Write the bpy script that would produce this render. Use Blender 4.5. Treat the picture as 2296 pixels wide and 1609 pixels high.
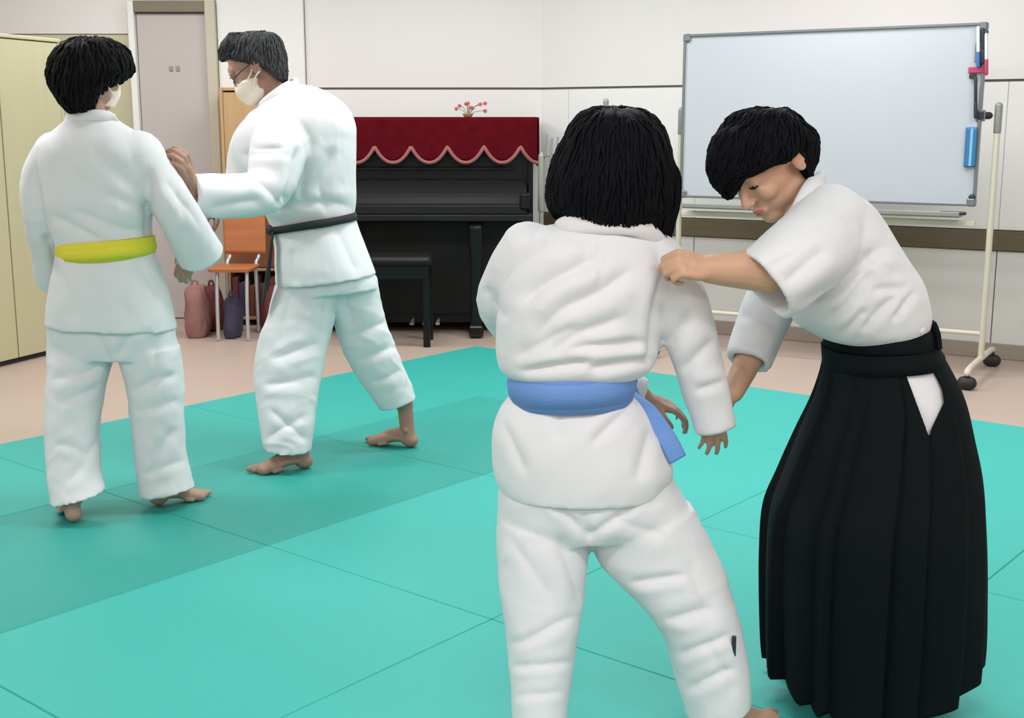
import bpy, math, random
import numpy as np
from mathutils import Vector, Matrix
from mathutils.bvhtree import BVHTree

for o in list(bpy.data.objects): bpy.data.objects.remove(o)
SC = bpy.context.scene
COL = SC.collection
random.seed(7); RNG = np.random.default_rng(11)

# ------------------------------------------------------------------ camera, world, light, exposure
F, CX, CY, HOR, CAMZ = 2750.0, 1148.0, 804.5, 285.0, 1.28
MT = 0.03                       # top of the mats
PITCH = math.atan((CY-HOR)/F)
cd = bpy.data.cameras.new('camera'); cam = bpy.data.objects.new('camera', cd); COL.objects.link(cam)
cam.location = (0, 0, CAMZ); cam.rotation_euler = (math.pi/2-PITCH, 0, 0)
cd.sensor_width = 36; cd.lens = F/2296*36; cd.clip_start = 0.05; cd.clip_end = 60
SC.camera = cam
w = bpy.data.worlds.new('world'); SC.world = w; w.use_nodes = True
w.node_tree.nodes['Background'].inputs[0].default_value = (0.9, 0.95, 1, 1)
w.node_tree.nodes['Background'].inputs[1].default_value = 0.3
SC.view_settings.view_transform = 'Standard'; SC.view_settings.look = 'None'
SC.view_settings.gamma = 1; SC.view_settings.use_curve_mapping = False
SC.view_settings.exposure = -0.10
CEIL = 2.75
LAMPS = [(x, y) for y in (-1.2, 0.8, 4.3) for x in (-2.2, 0.1, 2.5)]+[(-2.4, 6.8), (-0.4, 6.8), (1.4, 6.0)]
for i, (lx, ly) in enumerate(LAMPS):
    ld = bpy.data.lights.new('ceiling_light_glow', 'AREA'); ld.shape = 'RECTANGLE'; ld.size = 1.2; ld.size_y = 0.3
    ld.energy = {-1.2: 24, 0.8: 22, 4.3: 36}.get(ly, 27); ld.color = (0.93, 0.975, 1.0)
    lo = bpy.data.objects.new('ceiling_light_glow', ld); COL.objects.link(lo); lo.location = (lx, ly, CEIL-0.09)

def ray(x, y):
    u, v = x-CX, CY-y
    c, s = math.cos(PITCH), math.sin(PITCH)
    return np.array([u, F*c+v*s, -F*s+v*c])
CAM = np.array([0, 0, CAMZ])
def at(x, y, Y):                # point at distance Y in front of the camera station, along the line of sight of (x, y)
    d = ray(x, y); return CAM+d*(Y/d[1])
def G(x, y, z=MT):
    d = ray(x, y); return CAM+d*((z-CAMZ)/d[2])
def project(P):
    P = np.asarray(P)-CAM; c, s = math.cos(PITCH), math.sin(PITCH)
    zc = P[..., 1]*c-P[..., 2]*s; yc = P[..., 1]*s+P[..., 2]*c
    return CX+F*P[..., 0]/zc, CY-F*yc/zc

# ------------------------------------------------------------------ materials
def mat(name, col, rough=0.6, metal=0.0, bump=None, var=None, spec=0.5, weave=None, sheen=0.0, sss=0.0, aniso=None, emit=None, coat=0.0, crumple=None):
    m = bpy.data.materials.new(name); m.use_nodes = True
    nt = m.node_tree; b = nt.nodes['Principled BSDF']; L = nt.links
    b.inputs['Base Color'].default_value = (*col, 1); b.inputs['Roughness'].default_value = rough
    b.inputs['Metallic'].default_value = metal; b.inputs['Specular IOR Level'].default_value = spec
    b.inputs['Coat Weight'].default_value = coat
    if sheen: b.inputs['Sheen Weight'].default_value = sheen
    if sss:
        b.inputs['Subsurface Weight'].default_value = sss; b.inputs['Subsurface Radius'].default_value = (0.02, 0.008, 0.005); b.inputs['Subsurface Scale'].default_value = 0.5
    if emit: b.inputs['Emission Color'].default_value = (*emit[0], 1); b.inputs['Emission Strength'].default_value = emit[1]
    tc = nt.nodes.new('ShaderNodeTexCoord')
    if var:                     # (scale, amount, stretch)
        mp = nt.nodes.new('ShaderNodeMapping'); mp.inputs['Scale'].default_value = var[2] if len(var) > 2 else (1, 1, 1)
        L.new(tc.outputs['Object'], mp.inputs[0])
        n = nt.nodes.new('ShaderNodeTexNoise'); n.inputs['Scale'].default_value = var[0]; n.inputs['Detail'].default_value = 4
        L.new(mp.outputs[0], n.inputs['Vector'])
        mx = nt.nodes.new('ShaderNodeMix'); mx.data_type = 'RGBA'
        mx.inputs[6].default_value = (*[max(0, c*(1-var[1])) for c in col], 1); mx.inputs[7].default_value = (*[min(1, c*(1+var[1])) for c in col], 1)
        L.new(n.outputs['Fac'], mx.inputs[0]); L.new(mx.outputs[2], b.inputs['Base Color'])
    if bump or weave or aniso:
        bp = nt.nodes.new('ShaderNodeBump')
        if bump:
            n2 = nt.nodes.new('ShaderNodeTexNoise'); n2.inputs['Scale'].default_value = bump[0]; n2.inputs['Detail'].default_value = 6
            L.new(tc.outputs['Object'], n2.inputs['Vector']); out = n2.outputs['Fac']; st = bump[1]
        elif weave:
            mp2 = nt.nodes.new('ShaderNodeMapping'); mp2.inputs['Rotation'].default_value = (0.2, 0.3, 0.785)
            L.new(tc.outputs['Object'], mp2.inputs[0])
            n2 = nt.nodes.new('ShaderNodeTexVoronoi'); n2.inputs['Scale'].default_value = weave[0]
            L.new(mp2.outputs[0], n2.inputs['Vector']); out = n2.outputs['Distance']; st = weave[1]
        else:
            mp2 = nt.nodes.new('ShaderNodeMapping'); mp2.inputs['Scale'].default_value = aniso[2]
            L.new(tc.outputs['Object'], mp2.inputs[0])
            n2 = nt.nodes.new('ShaderNodeTexNoise'); n2.inputs['Scale'].default_value = aniso[0]; n2.inputs['Detail'].default_value = 3
            L.new(mp2.outputs[0], n2.inputs['Vector']); out = n2.outputs['Fac']; st = aniso[1]
        if crumple:
            n3 = nt.nodes.new('ShaderNodeTexNoise'); n3.inputs['Scale'].default_value = crumple[0]; n3.inputs['Detail'].default_value = 1.2; n3.inputs['Distortion'].default_value = 0.6
            L.new(tc.outputs['Object'], n3.inputs['Vector'])
            b3 = nt.nodes.new('ShaderNodeBump'); b3.inputs['Strength'].default_value = crumple[1]; b3.inputs['Distance'].default_value = 0.012
            L.new(n3.outputs['Fac'], b3.inputs['Height']); L.new(b3.outputs[0], bp.inputs['Normal'])
        bp.inputs['Strength'].default_value = st; bp.inputs['Distance'].default_value = 0.004
        L.new(out, bp.inputs['Height']); L.new(bp.outputs[0], b.inputs['Normal'])
    return m
def srgb(r, g, b):
    f = lambda c: (c/255)/12.92 if c <= 10 else (((c/255)+0.055)/1.055)**2.4
    return (f(r), f(g), f(b))
M = {}
M['gi'] = mat('white_cotton', (0.755, 0.735, 0.75), 0.9, weave=(420, 0.10), crumple=(8, 0.4), var=(9, 0.025), spec=0.15, sheen=0.1)
M['gi_trim'] = mat('white_cotton_band', (0.77, 0.75, 0.76), 0.88, weave=(420, 0.08), spec=0.15)
M['trouser'] = mat('white_cotton_drill', (0.745, 0.73, 0.745), 0.88, weave=(500, 0.07), crumple=(8, 0.4), var=(7, 0.03), spec=0.15)
M['skin'] = mat('skin', srgb(203, 158, 130), 0.55, sss=0.15, var=(14, 0.07), bump=(160, 0.08))
M['skin_tan'] = mat('skin_tanned', srgb(168, 126, 108), 0.55, sss=0.12, var=(14, 0.08), bump=(160, 0.08))
M['skin_shade'] = mat('skin_light_brown', srgb(178, 142, 122), 0.55, sss=0.12, var=(14, 0.08), bump=(160, 0.08))
M['hair_black'] = mat('hair_black', (0.0055, 0.0055, 0.0075), 0.68, spec=0.08, aniso=(60, 0.3, (4, 4, 0.6)))
M['hair_soft'] = mat('hair_soft_black', (0.006, 0.005, 0.0045), 0.65, spec=0.12, aniso=(60, 0.3, (4, 4, 0.6)))
M['hair_grey'] = mat('hair_greying', (0.045, 0.043, 0.045), 0.6, spec=0.25, var=(38, 0.75, (1, 1, 0.35)), aniso=(70, 0.5, (3, 3, 0.8)))
M['eye'] = mat('eye_white', (0.34, 0.32, 0.30), 0.3); M['iris'] = mat('iris_dark', (0.01, 0.006, 0.004), 0.15)
M['lip'] = mat('lip', srgb(176, 104, 92), 0.5)
M['mask'] = mat('mask_cloth', srgb(240, 226, 208), 0.8, bump=(90, 0.1))
M['yellow'] = mat('belt_yellow', srgb(230, 214, 58), 0.75, aniso=(300, 0.3, (0.2, 0.2, 1)))
M['blue'] = mat('belt_blue', srgb(108, 146, 208), 0.75, aniso=(300, 0.3, (0.2, 0.2, 1)))
M['blackbelt'] = mat('belt_black', (0.012, 0.014, 0.016), 0.7, aniso=(300, 0.3, (0.2, 0.2, 1)))
M['hakama'] = mat('hakama_black', (0.0040, 0.0062, 0.0072), 0.85, spec=0.12, weave=(700, 0.05))
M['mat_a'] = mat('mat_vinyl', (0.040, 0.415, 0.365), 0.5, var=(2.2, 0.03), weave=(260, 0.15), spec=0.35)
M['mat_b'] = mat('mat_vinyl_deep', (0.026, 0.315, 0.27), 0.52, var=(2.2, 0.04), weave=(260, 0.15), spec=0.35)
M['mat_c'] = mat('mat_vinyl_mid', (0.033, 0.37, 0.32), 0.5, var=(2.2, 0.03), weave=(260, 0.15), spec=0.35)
M['mat_side'] = mat('mat_side', srgb(150, 205, 185), 0.6)
M['floor'] = mat('floor_vinyl', (0.48, 0.355, 0.295), 0.42, var=(3.0, 0.05), bump=(50, 0.03))
M['wall'] = mat('wall_paint', (0.80, 0.74, 0.725), 0.8, var=(1.2, 0.02), bump=(220, 0.05))
M['wall_light'] = mat('wall_paint_light', (0.83, 0.79, 0.77), 0.8, bump=(220, 0.05))
M['wall_lower'] = mat('wall_board', (0.66, 0.64, 0.615), 0.7, var=(1.5, 0.02), bump=(120, 0.04))
M['ceiling'] = mat('ceiling_board', srgb(235, 235, 232), 0.9, bump=(90, 0.1))
M['groove'] = mat('groove', srgb(120, 112, 106), 0.8)
M['rail'] = mat('rail_wood', srgb(98, 84, 62), 0.5, var=(4, 0.2, (1, 1, 12)))
M['base'] = mat('baseboard_vinyl', srgb(150, 136, 124), 0.5)
M['olive'] = mat('cabinet_olive_beige', srgb(198, 190, 158), 0.6, var=(3, 0.05, (8, 8, 0.4)))
M['cab'] = mat('cabinet_front', srgb(194, 185, 150), 0.5, var=(3, 0.06, (8, 8, 0.4)))
M['dark_gap'] = mat('dark_gap', (0.03, 0.025, 0.02), 0.9)
M['door'] = mat('door_grey_mauve', srgb(192, 180, 178), 0.5, var=(1.5, 0.03))
M['frame'] = mat('door_frame', srgb(196, 184, 166), 0.5)
M['frame_dark'] = mat('door_head', srgb(126, 114, 98), 0.6)
M['piano'] = mat('piano_black', (0.006, 0.006, 0.007), 0.3, spec=0.25)
M['piano_key'] = mat('piano_satin_black', (0.011, 0.011, 0.010), 0.5, spec=0.2)
M['velvet'] = mat('velvet_red', (0.088, 0.0035, 0.007), 0.95, var=(18, 0.35), spec=0.05, bump=(60, 0.2))
M['fringe'] = mat('fringe_pink', srgb(150, 88, 86), 0.8)
M['pinkcloth'] = mat('pink_cloth', srgb(235, 176, 172), 0.85)
M['board'] = mat('whiteboard_enamel', srgb(190, 188, 195), 0.4, var=(1.0, 0.012), spec=0.25)
M['alu'] = mat('aluminium_frame', srgb(132, 134, 138), 0.35, metal=0.6)
M['stand'] = mat('stand_cream_metal', srgb(206, 198, 180), 0.4)
M['stand_grey'] = mat('stand_grey_metal', srgb(150, 148, 142), 0.4, metal=0.3)
M['rubber'] = mat('black_rubber', (0.012, 0.011, 0.011), 0.6)
M['era_blue'] = mat('eraser_blue', srgb(52, 112, 158), 0.6); M['era_light'] = mat('eraser_light_stripe', srgb(130, 180, 215), 0.6)
M['pen_black'] = mat('pen_black', srgb(40, 44, 54), 0.4); M['pen_red'] = mat('pen_red', srgb(186, 60, 96), 0.4); M['pen_blue'] = mat('pen_blue', srgb(60, 110, 170), 0.4)
M['pen_body'] = mat('pen_body', srgb(225, 226, 232), 0.4)
M['wood'] = mat('wood_orange', srgb(178, 106, 62), 0.45, var=(3, 0.25, (1, 1, 9)))
M['wood_tan'] = mat('wood_tan', srgb(188, 150, 108), 0.5, var=(3, 0.15, (9, 9, 0.8)))
M['wood_red'] = mat('wood_redbrown', srgb(140, 82, 52), 0.5, var=(3, 0.25, (9, 9, 0.8)))
M['steel'] = mat('steel_leg', srgb(190, 186, 190), 0.35, metal=0.5)
M['bag'] = mat('bag_mauve', srgb(150, 104, 98), 0.8, var=(12, 0.2), bump=(20, 0.3))
M['bag2'] = mat('bag_dark_red', srgb(104, 46, 44), 0.8, var=(12, 0.2), bump=(20, 0.3))
M['indigo'] = mat('cloth_indigo', srgb(66, 58, 84), 0.8, bump=(20, 0.3))
M['brownclip'] = mat('brown_paper', srgb(120, 60, 40), 0.8)
M['lamp'] = mat('lamp_diffuser', (0.95, 0.95, 0.93), 0.5, emit=((1, 0.985, 0.95), 4.0))
M['lamp_body'] = mat('lamp_body', (0.8, 0.8, 0.8), 0.5)
M['leaf'] = mat('leaf', srgb(90, 110, 70), 0.6); M['petal'] = mat('petal_pink', srgb(205, 100, 100), 0.7)

# ------------------------------------------------------------------ mesh helpers
class MB:
    def __init__(s): s.v = []; s.f = []; s.n = 0
    def add(s, V, Fc):
        k = s.n; s.v.append(np.asarray(V, float)); s.f += [tuple(i+k for i in f) for f in Fc]; s.n += len(V); return s
    def verts(s): return np.vstack(s.v)
    def box(s, c, size, R=None, bev=0.0):
        hx, hy, hz = [a/2 for a in size]
        if bev <= 0:
            V = [(x*hx, y*hy, z*hz) for x in (-1, 1) for y in (-1, 1) for z in (-1, 1)]
            Fc = [(0, 1, 3, 2), (4, 6, 7, 5), (0, 4, 5, 1), (2, 3, 7, 6), (0, 2, 6, 4), (1, 5, 7, 3)]
        else:
            b = min(bev, hx*.9, hy*.9, hz*.9); V = []; idx = {}
            for x in (-1, 1):
                for y in (-1, 1):
                    for z in (-1, 1):
                        for a in range(3):
                            p = [x*(hx-b), y*(hy-b), z*(hz-b)]; p[a] = (x, y, z)[a]*(hx, hy, hz)[a]
                            idx[(x, y, z, a)] = len(V); V.append(p)
            Fc = []
            for a in range(3):
                o = [i for i in range(3) if i != a]
                for sg in (-1, 1):
                    q = []
                    for (p, r) in ((-1, -1), (1, -1), (1, 1), (-1, 1)):
                        t = [0, 0, 0]; t[a] = sg; t[o[0]] = p; t[o[1]] = r; q.append(idx[(*t, a)])
                    if (sg < 0) ^ (a == 1): q = q[::-1]
                    Fc.append(tuple(q))
            for a in range(3):
                o = [i for i in range(3) if i != a]
                for p in (-1, 1):
                    for r in (-1, 1):
                        t0 = [0, 0, 0]; t0[o[0]] = p; t0[o[1]] = r; t1 = list(t0); t0[a] = -1; t1[a] = 1
                        Fc.append((idx[(*t0, o[0])], idx[(*t1, o[0])], idx[(*t1, o[1])], idx[(*t0, o[1])]))
            for x in (-1, 1):
                for y in (-1, 1):
                    for z in (-1, 1): Fc.append(tuple(idx[(x, y, z, a)] for a in range(3)))
        V = np.array(V)
        if R is not None: V = V@np.asarray(R).T
        return s.add(V+np.asarray(c), Fc)
    def rings(s, R, cap=True):
        n = len(R[0]); m = len(R); V = np.vstack(R); Fc = []
        for i in range(m-1):
            for j in range(n):
                k = (j+1) % n; Fc.append((i*n+j, i*n+k, (i+1)*n+k, (i+1)*n+j))
        if cap:
            V = np.vstack([V, R[0].mean(0), R[-1].mean(0)])
            for j in range(n):
                k = (j+1) % n; Fc.append((m*n, k, j)); Fc.append((m*n+1, (m-1)*n+j, (m-1)*n+k))
        return s.add(V, Fc)
    def loft(s, secs, n=36, e=2.0, sub=4, hollow=None, hollow0=None):
        # secs: (centre, half axis U, half axis V)
        S = [tuple(np.asarray(a, float) for a in q[:3]) for q in secs]
        if sub > 1 and len(S) > 2: S = catmull(S, sub)
        th = np.linspace(0, 2*np.pi, n, endpoint=False); c, q = np.cos(th), np.sin(th)
        cu = np.sign(c)*np.abs(c)**(2/e); cv = np.sign(q)*np.abs(q)**(2/e)
        def ring(C, U, V, k=1.0): return C+k*(cu[:, None]*U+cv[:, None]*V)
        R = [ring(*a) for a in S]
        def inner(C, U, V, ax, d, wl):
            k = 1-wl/np.linalg.norm(U); kv = max(0.2, 1-wl/np.linalg.norm(V))
            return [C+cu[:, None]*U*k+cv[:, None]*V*kv, C-ax*d+cu[:, None]*U*k*0.8+cv[:, None]*V*kv*0.8]
        if hollow:
            ax = S[-1][0]-S[-2][0]; ax = ax/np.linalg.norm(ax); R += inner(*S[-1], ax, *hollow)
        if hollow0:
            ax = S[0][0]-S[1][0]; ax = ax/np.linalg.norm(ax); R = inner(*S[0], ax, *hollow0)[::-1]+R
        return s.rings(R)
    def tube(s, pts, rad, n=14, flat=None, sub=4, hollow=None, round_=True, nrm=(0, 1, 0)):
        # swept ellipse; flat = ratio of the second axis, nrm = direction of the flat axis
        P = [np.asarray(p, float) for p in pts]; Rr = list(rad) if hasattr(rad, '__len__') else [rad]*len(P)
        if sub > 1 and len(P) > 2:
            S = catmull([(p, np.array([r])) for p, r in zip(P, Rr)], sub); P = [a[0] for a in S]; Rr = [float(a[1][0]) for a in S]
        T = [P[min(i+1, len(P)-1)]-P[max(i-1, 0)] for i in range(len(P))]; T = [t/(np.linalg.norm(t)+1e-9) for t in T]
        V0 = np.asarray(nrm, float); th = np.linspace(0, 2*np.pi, n, endpoint=False); R = []
        fr = []
        for t in T:
            v = V0-t*(V0@t)
            if np.linalg.norm(v) < 0.15: v = np.array([1, 0, 0.01])-t*t[0]
            v /= np.linalg.norm(v); fr.append((np.cross(t, v), v)); V0 = v if flat is None else V0
        fl = 1 if flat is None else flat
        def ring(p, f, r): return p+np.cos(th)[:, None]*f[0]*r+np.sin(th)[:, None]*f[1]*r*fl
        if round_:
            for k in (0.95, 0.7, 0.35): R.append(ring(P[0]-T[0]*Rr[0]*k*min(1, fl), fr[0], Rr[0]*math.sqrt(max(0, 1-k*k))))
        for p, f, r in zip(P, fr, Rr): R.append(ring(p, f, r))
        if hollow:
            d, wl = hollow; r = Rr[-1]; R.append(ring(P[-1], fr[-1], r-wl)); R.append(ring(P[-1]-T[-1]*d, fr[-1], (r-wl)*0.9))
        elif round_:
            for k in (0.35, 0.7, 0.95): R.append(ring(P[-1]+T[-1]*Rr[-1]*k*min(1, fl), fr[-1], Rr[-1]*math.sqrt(max(0, 1-k*k))))
        return s.rings(R)
    def ell(s, c, r, R=None, n=20, m=12):
        u = np.linspace(0, 2*np.pi, n, endpoint=False); rr = []
        for k in range(1, m):
            a = math.pi*k/m; q = np.stack([np.cos(u)*math.sin(a)*r[0], np.sin(u)*math.sin(a)*r[1], np.full(n, math.cos(a)*r[2])], 1)
            if R is not None: q = q@np.asarray(R).T
            rr.append(q+np.asarray(c))
        z = np.array([0, 0, r[2]]); z = z if R is None else np.asarray(R)@z
        V = np.vstack(rr+[np.asarray(c)+z, np.asarray(c)-z]); Fc = []; mm = m-1
        for i in range(mm-1):
            for j in range(n): k = (j+1) % n; Fc.append((i*n+j, (i+1)*n+j, (i+1)*n+k, i*n+k))
        for j in range(n):
            k = (j+1) % n; Fc.append((mm*n, j, k)); Fc.append((mm*n+1, (mm-1)*n+k, (mm-1)*n+j))
        return s.add(V, Fc)
    def mesh(s, name='m'):
        me = bpy.data.meshes.new(name); me.from_pydata(s.verts().tolist(), [], s.f); me.update(); return me
def catmull(S, k):
    out = []; m = len(S); nc = len(S[0])
    for i in range(m-1):
        a, b, c, d = S[max(i-1, 0)], S[i], S[i+1], S[min(i+2, m-1)]
        for j in range(k):
            t = j/k
            out.append(tuple(0.5*((2*b[q])+(-a[q]+c[q])*t+(2*a[q]-5*b[q]+4*c[q]-d[q])*t*t+(-a[q]+3*b[q]-3*c[q]+d[q])*t**3) for q in range(nc)))
    out.append(S[-1]); return out

def setp(o, label=None, cat=None, group=None, kind=None):
    if label: o['label'] = label
    if cat: o['category'] = cat
    if group: o['group'] = group
    if kind: o['kind'] = kind
    return o
def link(name, me, m, parent=None, smooth=False, **kw):
    if isinstance(me, MB): me = me.mesh(name)
    me.name = name
    if m is not None: me.materials.clear(); me.materials.append(m)
    if smooth: me.polygons.foreach_set('use_smooth', [True]*len(me.polygons)); me.update()
    o = bpy.data.objects.new(name, me); COL.objects.link(o)
    if parent is not None:
        o.parent = parent; o.matrix_parent_inverse = Matrix.Identity(4)
        # meshes are written in world coordinates: bring them into the thing's own frame
        q = parent; off = Vector((0, 0, 0))
        while q is not None: off += q.location; q = q.parent
        me.transform(Matrix.Translation(-off))
    return setp(o, **kw)
def thing(name, label, cat, loc=(0, 0, 0), group=None, kind=None):
    o = bpy.data.objects.new(name, None); COL.objects.link(o); o.location = Vector(loc); o.empty_display_size = 0.1
    return setp(o, label, cat, group, kind)
def recalc(me):
    import bmesh
    bm = bmesh.new(); bm.from_mesh(me); bmesh.ops.recalc_face_normals(bm, faces=bm.faces); bm.to_mesh(me); bm.free(); me.update(); return me
def fuse(mb, voxel=0.008, it=3, fac=0.5):
    me = recalc(mb.mesh('tmp')); o = bpy.data.objects.new('tmp', me); COL.objects.link(o)
    r = o.modifiers.new('r', 'REMESH'); r.mode = 'VOXEL'; r.voxel_size = voxel; r.adaptivity = 0
    if it: s = o.modifiers.new('s', 'SMOOTH'); s.iterations = it; s.factor = fac
    dg = bpy.context.evaluated_depsgraph_get(); out = bpy.data.meshes.new_from_object(o.evaluated_get(dg))
    bpy.data.objects.remove(o); bpy.data.meshes.remove(me); return out
def co(me):
    a = np.empty(len(me.vertices)*3); me.vertices.foreach_get('co', a); return a.reshape(-1, 3)
def nor(me):
    a = np.empty(len(me.vertices)*3); me.vertices.foreach_get('normal', a); return a.reshape(-1, 3)
def setco(me, a): me.vertices.foreach_set('co', a.ravel()); me.update()
def wob(P, scale, seed, stretch=(1, 1, 1), oct=5):
    r = np.random.default_rng(seed); P = P*np.asarray(stretch); out = np.zeros(len(P))
    warp = np.stack([np.sin(P@(r.normal(size=3)*scale*0.6)+r.uniform(0, 6)) for _ in range(3)], 1)*0.9/scale
    for i in range(oct):
        k = r.normal(size=3); k /= np.linalg.norm(k); out += np.sin((P+warp)@k*scale*(0.7+0.35*i)+r.uniform(0, 6.28))*(0.85**i)
    return out/2.2
def wrinkle(me, amp=0.004, scale=28, seed=1, stretch=(1, 1, 1), folds=(), fine=0.0):
    P = co(me); N = nor(me); d = amp*wob(P, scale, seed, stretch)
    r = wob(P, scale*1.3, seed+5, stretch); d += amp*0.9*(1-np.abs(r)*1.6).clip(-0.4, 1)
    if fine: d += fine*wob(P, scale*3.2, seed+9, stretch)
    if folds:
        qn = wob(P, 16, seed+77)
        px, py = project(P); facing = (-(N*(P-CAM)/np.linalg.norm(P-CAM, axis=1)[:, None]).sum(1)).clip(0, 1)
        for (x1, y1, x2, y2, wd, dp) in folds:
            ax, ay = x2-x1, y2-y1; L = math.hypot(ax, ay); ax /= L; ay /= L
            t = ((px-x1)*ax+(py-y1)*ay)/L; q = (-(px-x1)*ay+(py-y1)*ax)
            q = q+wd*0.9*qn; env = np.clip(np.minimum(t, 1-t)*4+0.25, 0, 1)*(t > -0.06)*(t < 1.06); env = env*env*(3-2*env)
            d += env*facing**0.5*dp*(-1.25*np.exp(-np.abs(q/wd)**1.25)+0.45*np.exp(-((q-2.1*wd)/(1.5*wd))**2)+0.2*np.exp(-((q+2.1*wd)/(1.4*wd))**2))
    setco(me, P+N*d[:, None]); return me

def E(xl, yl, xr, yr, Y, w, dY=0.0, lean=None):
    # section of a garment from the two outline points at distance Y; w = half thickness
    a, b = at(xl, yl, Y-dY/2), at(xr, yr, Y+dY/2); U = (b-a)/2; d = np.array([0, 1.0, 0])
    V = d-U*(d@U)/(U@U); V = V/np.linalg.norm(V)*w
    return ((a+b)/2, U, V)
def unit(v): v = np.asarray(v, float); return v/np.linalg.norm(v)

# ------------------------------------------------------------------ anatomy
def hand(mb, W, D, N, S=1.0, side=1, curl=(0.3, 0.4, 0.3), thumb_out=0.7, thumb_curl=0.4, spread=0.06):
    # W wrist, D towards the fingers, N out of the palm, side = which side the thumb is on
    W = np.asarray(W, float); D = unit(D); N = unit(np.asarray(N, float)-D*(np.asarray(N)@D)); X = np.cross(D, N)*side
    kn = [(0.030, 0.086, 0.040, 0.026, 0.020), (0.010, 0.092, 0.044, 0.029, 0.022), (-0.010, 0.088, 0.040, 0.027, 0.021), (-0.028, 0.078, 0.031, 0.020, 0.018)]
    mb.tube([W-D*0.05*S, W, W+D*0.03*S], [0.027*S, 0.025*S, 0.029*S], flat=0.72, nrm=N, sub=3)
    for i, (x, y, a, b, c) in enumerate(kn):
        K = W+X*x*S+D*y*S-N*0.003*S
        mb.tube([W+X*x*0.5*S+D*0.012*S, W+X*x*0.85*S+D*y*0.55*S, K], [0.017*S, 0.0155*S, 0.0115*S], flat=0.9, nrm=N, sub=3, n=10)
        d = unit(D+X*spread*(1.5-i)); p = K; r = (0.0098, 0.0088, 0.008, 0.0068) if i < 3 else (0.0086, 0.0076, 0.007, 0.006)
        pts = [p]; ang = 0
        for L, cu in zip((a, b, c), curl):
            ang += cu; p = p+(d*math.cos(ang)+N*math.sin(ang))*L*S; pts.append(p)
        mb.tube(pts, [q*S for q in r], sub=2, n=10)
    T0 = W+X*0.022*S+D*0.022*S+N*0.006*S
    d1 = unit(D*0.75+X*thumb_out+N*0.35); p1 = T0+d1*0.040*S
    d2 = unit(D*0.9+X*(thumb_out*0.5-thumb_curl*0.4)+N*thumb_curl); p2 = p1+d2*0.031*S
    d3 = unit(D*0.9+X*(thumb_out*0.2-thumb_curl*0.7)+N*thumb_curl*1.2); p3 = p2+d3*0.025*S
    mb.tube([T0, p1, p2, p3], [0.016*S, 0.0125*S, 0.0108*S, 0.0085*S], sub=2, n=10)
    mb.ell(W+D*0.05*S+N*0.004*S, (0.024*S,)*3)
def foot(mb, heel, toe, ankle, S=1.0, side=1):
    # heel, toe on the mat; side=+1: big toe lies to the left of the pointing direction
    heel = np.asarray(heel, float); D = np.asarray(toe, float)-heel; D[2] = 0; D = unit(D); Z = np.array([0, 0, 1.0]); X = np.cross(Z, D)*side
    g = heel[2]+0.001
    def P(a, b, z): q = heel+D*a*S+X*b*S; q[2] = g+z*S; return q
    mb.ell(P(0.025, 0, 0.027), (0.028*S, 0.028*S, 0.027*S))
    mb.tube([P(0.03, 0, 0.032), P(0.09, 0.002, 0.036), P(0.15, 0.004, 0.024), P(0.185, 0.002, 0.015)], [0.027*S, 0.030*S, 0.037*S, 0.036*S], flat=0.62, nrm=Z, n=16)
    mb.tube([P(0.05, 0, 0.055), P(0.10, 0.006, 0.046), P(0.15, 0.012, 0.028)], [0.028*S, 0.026*S, 0.02*S], n=14)
    for i in range(5):
        x = 0.030-0.0145*i; L = (0.052, 0.045, 0.040, 0.034, 0.028)[i]; r = (0.0125, 0.0085, 0.008, 0.0076, 0.0078)[i]; s0 = 0.178-0.006*i-0.003*i*i*0.6
        mb.tube([P(s0, x*0.95, r+0.006), P(s0+L*0.55, x*1.05, r+0.004), P(s0+L*0.9, x*1.08, r)], [r*1.05*S, r*S, r*0.9*S], n=10, sub=2)
    a = np.asarray(ankle, float)
    mb.tube([P(0.035, 0, 0.03), P(0.042, 0, 0.075), a], [0.030*S, 0.029*S, 0.031*S], n=16, sub=3)
    for q in (-1, 1): mb.ell(P(0.04, q*0.026, 0.072), (0.012*S,)*3)
def frame_(f, up=(0, 0, 1)):
    f = unit(f); up = np.asarray(up, float); u = unit(up-f*(up@f)); r = np.cross(f, u); return r, f, u
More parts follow.
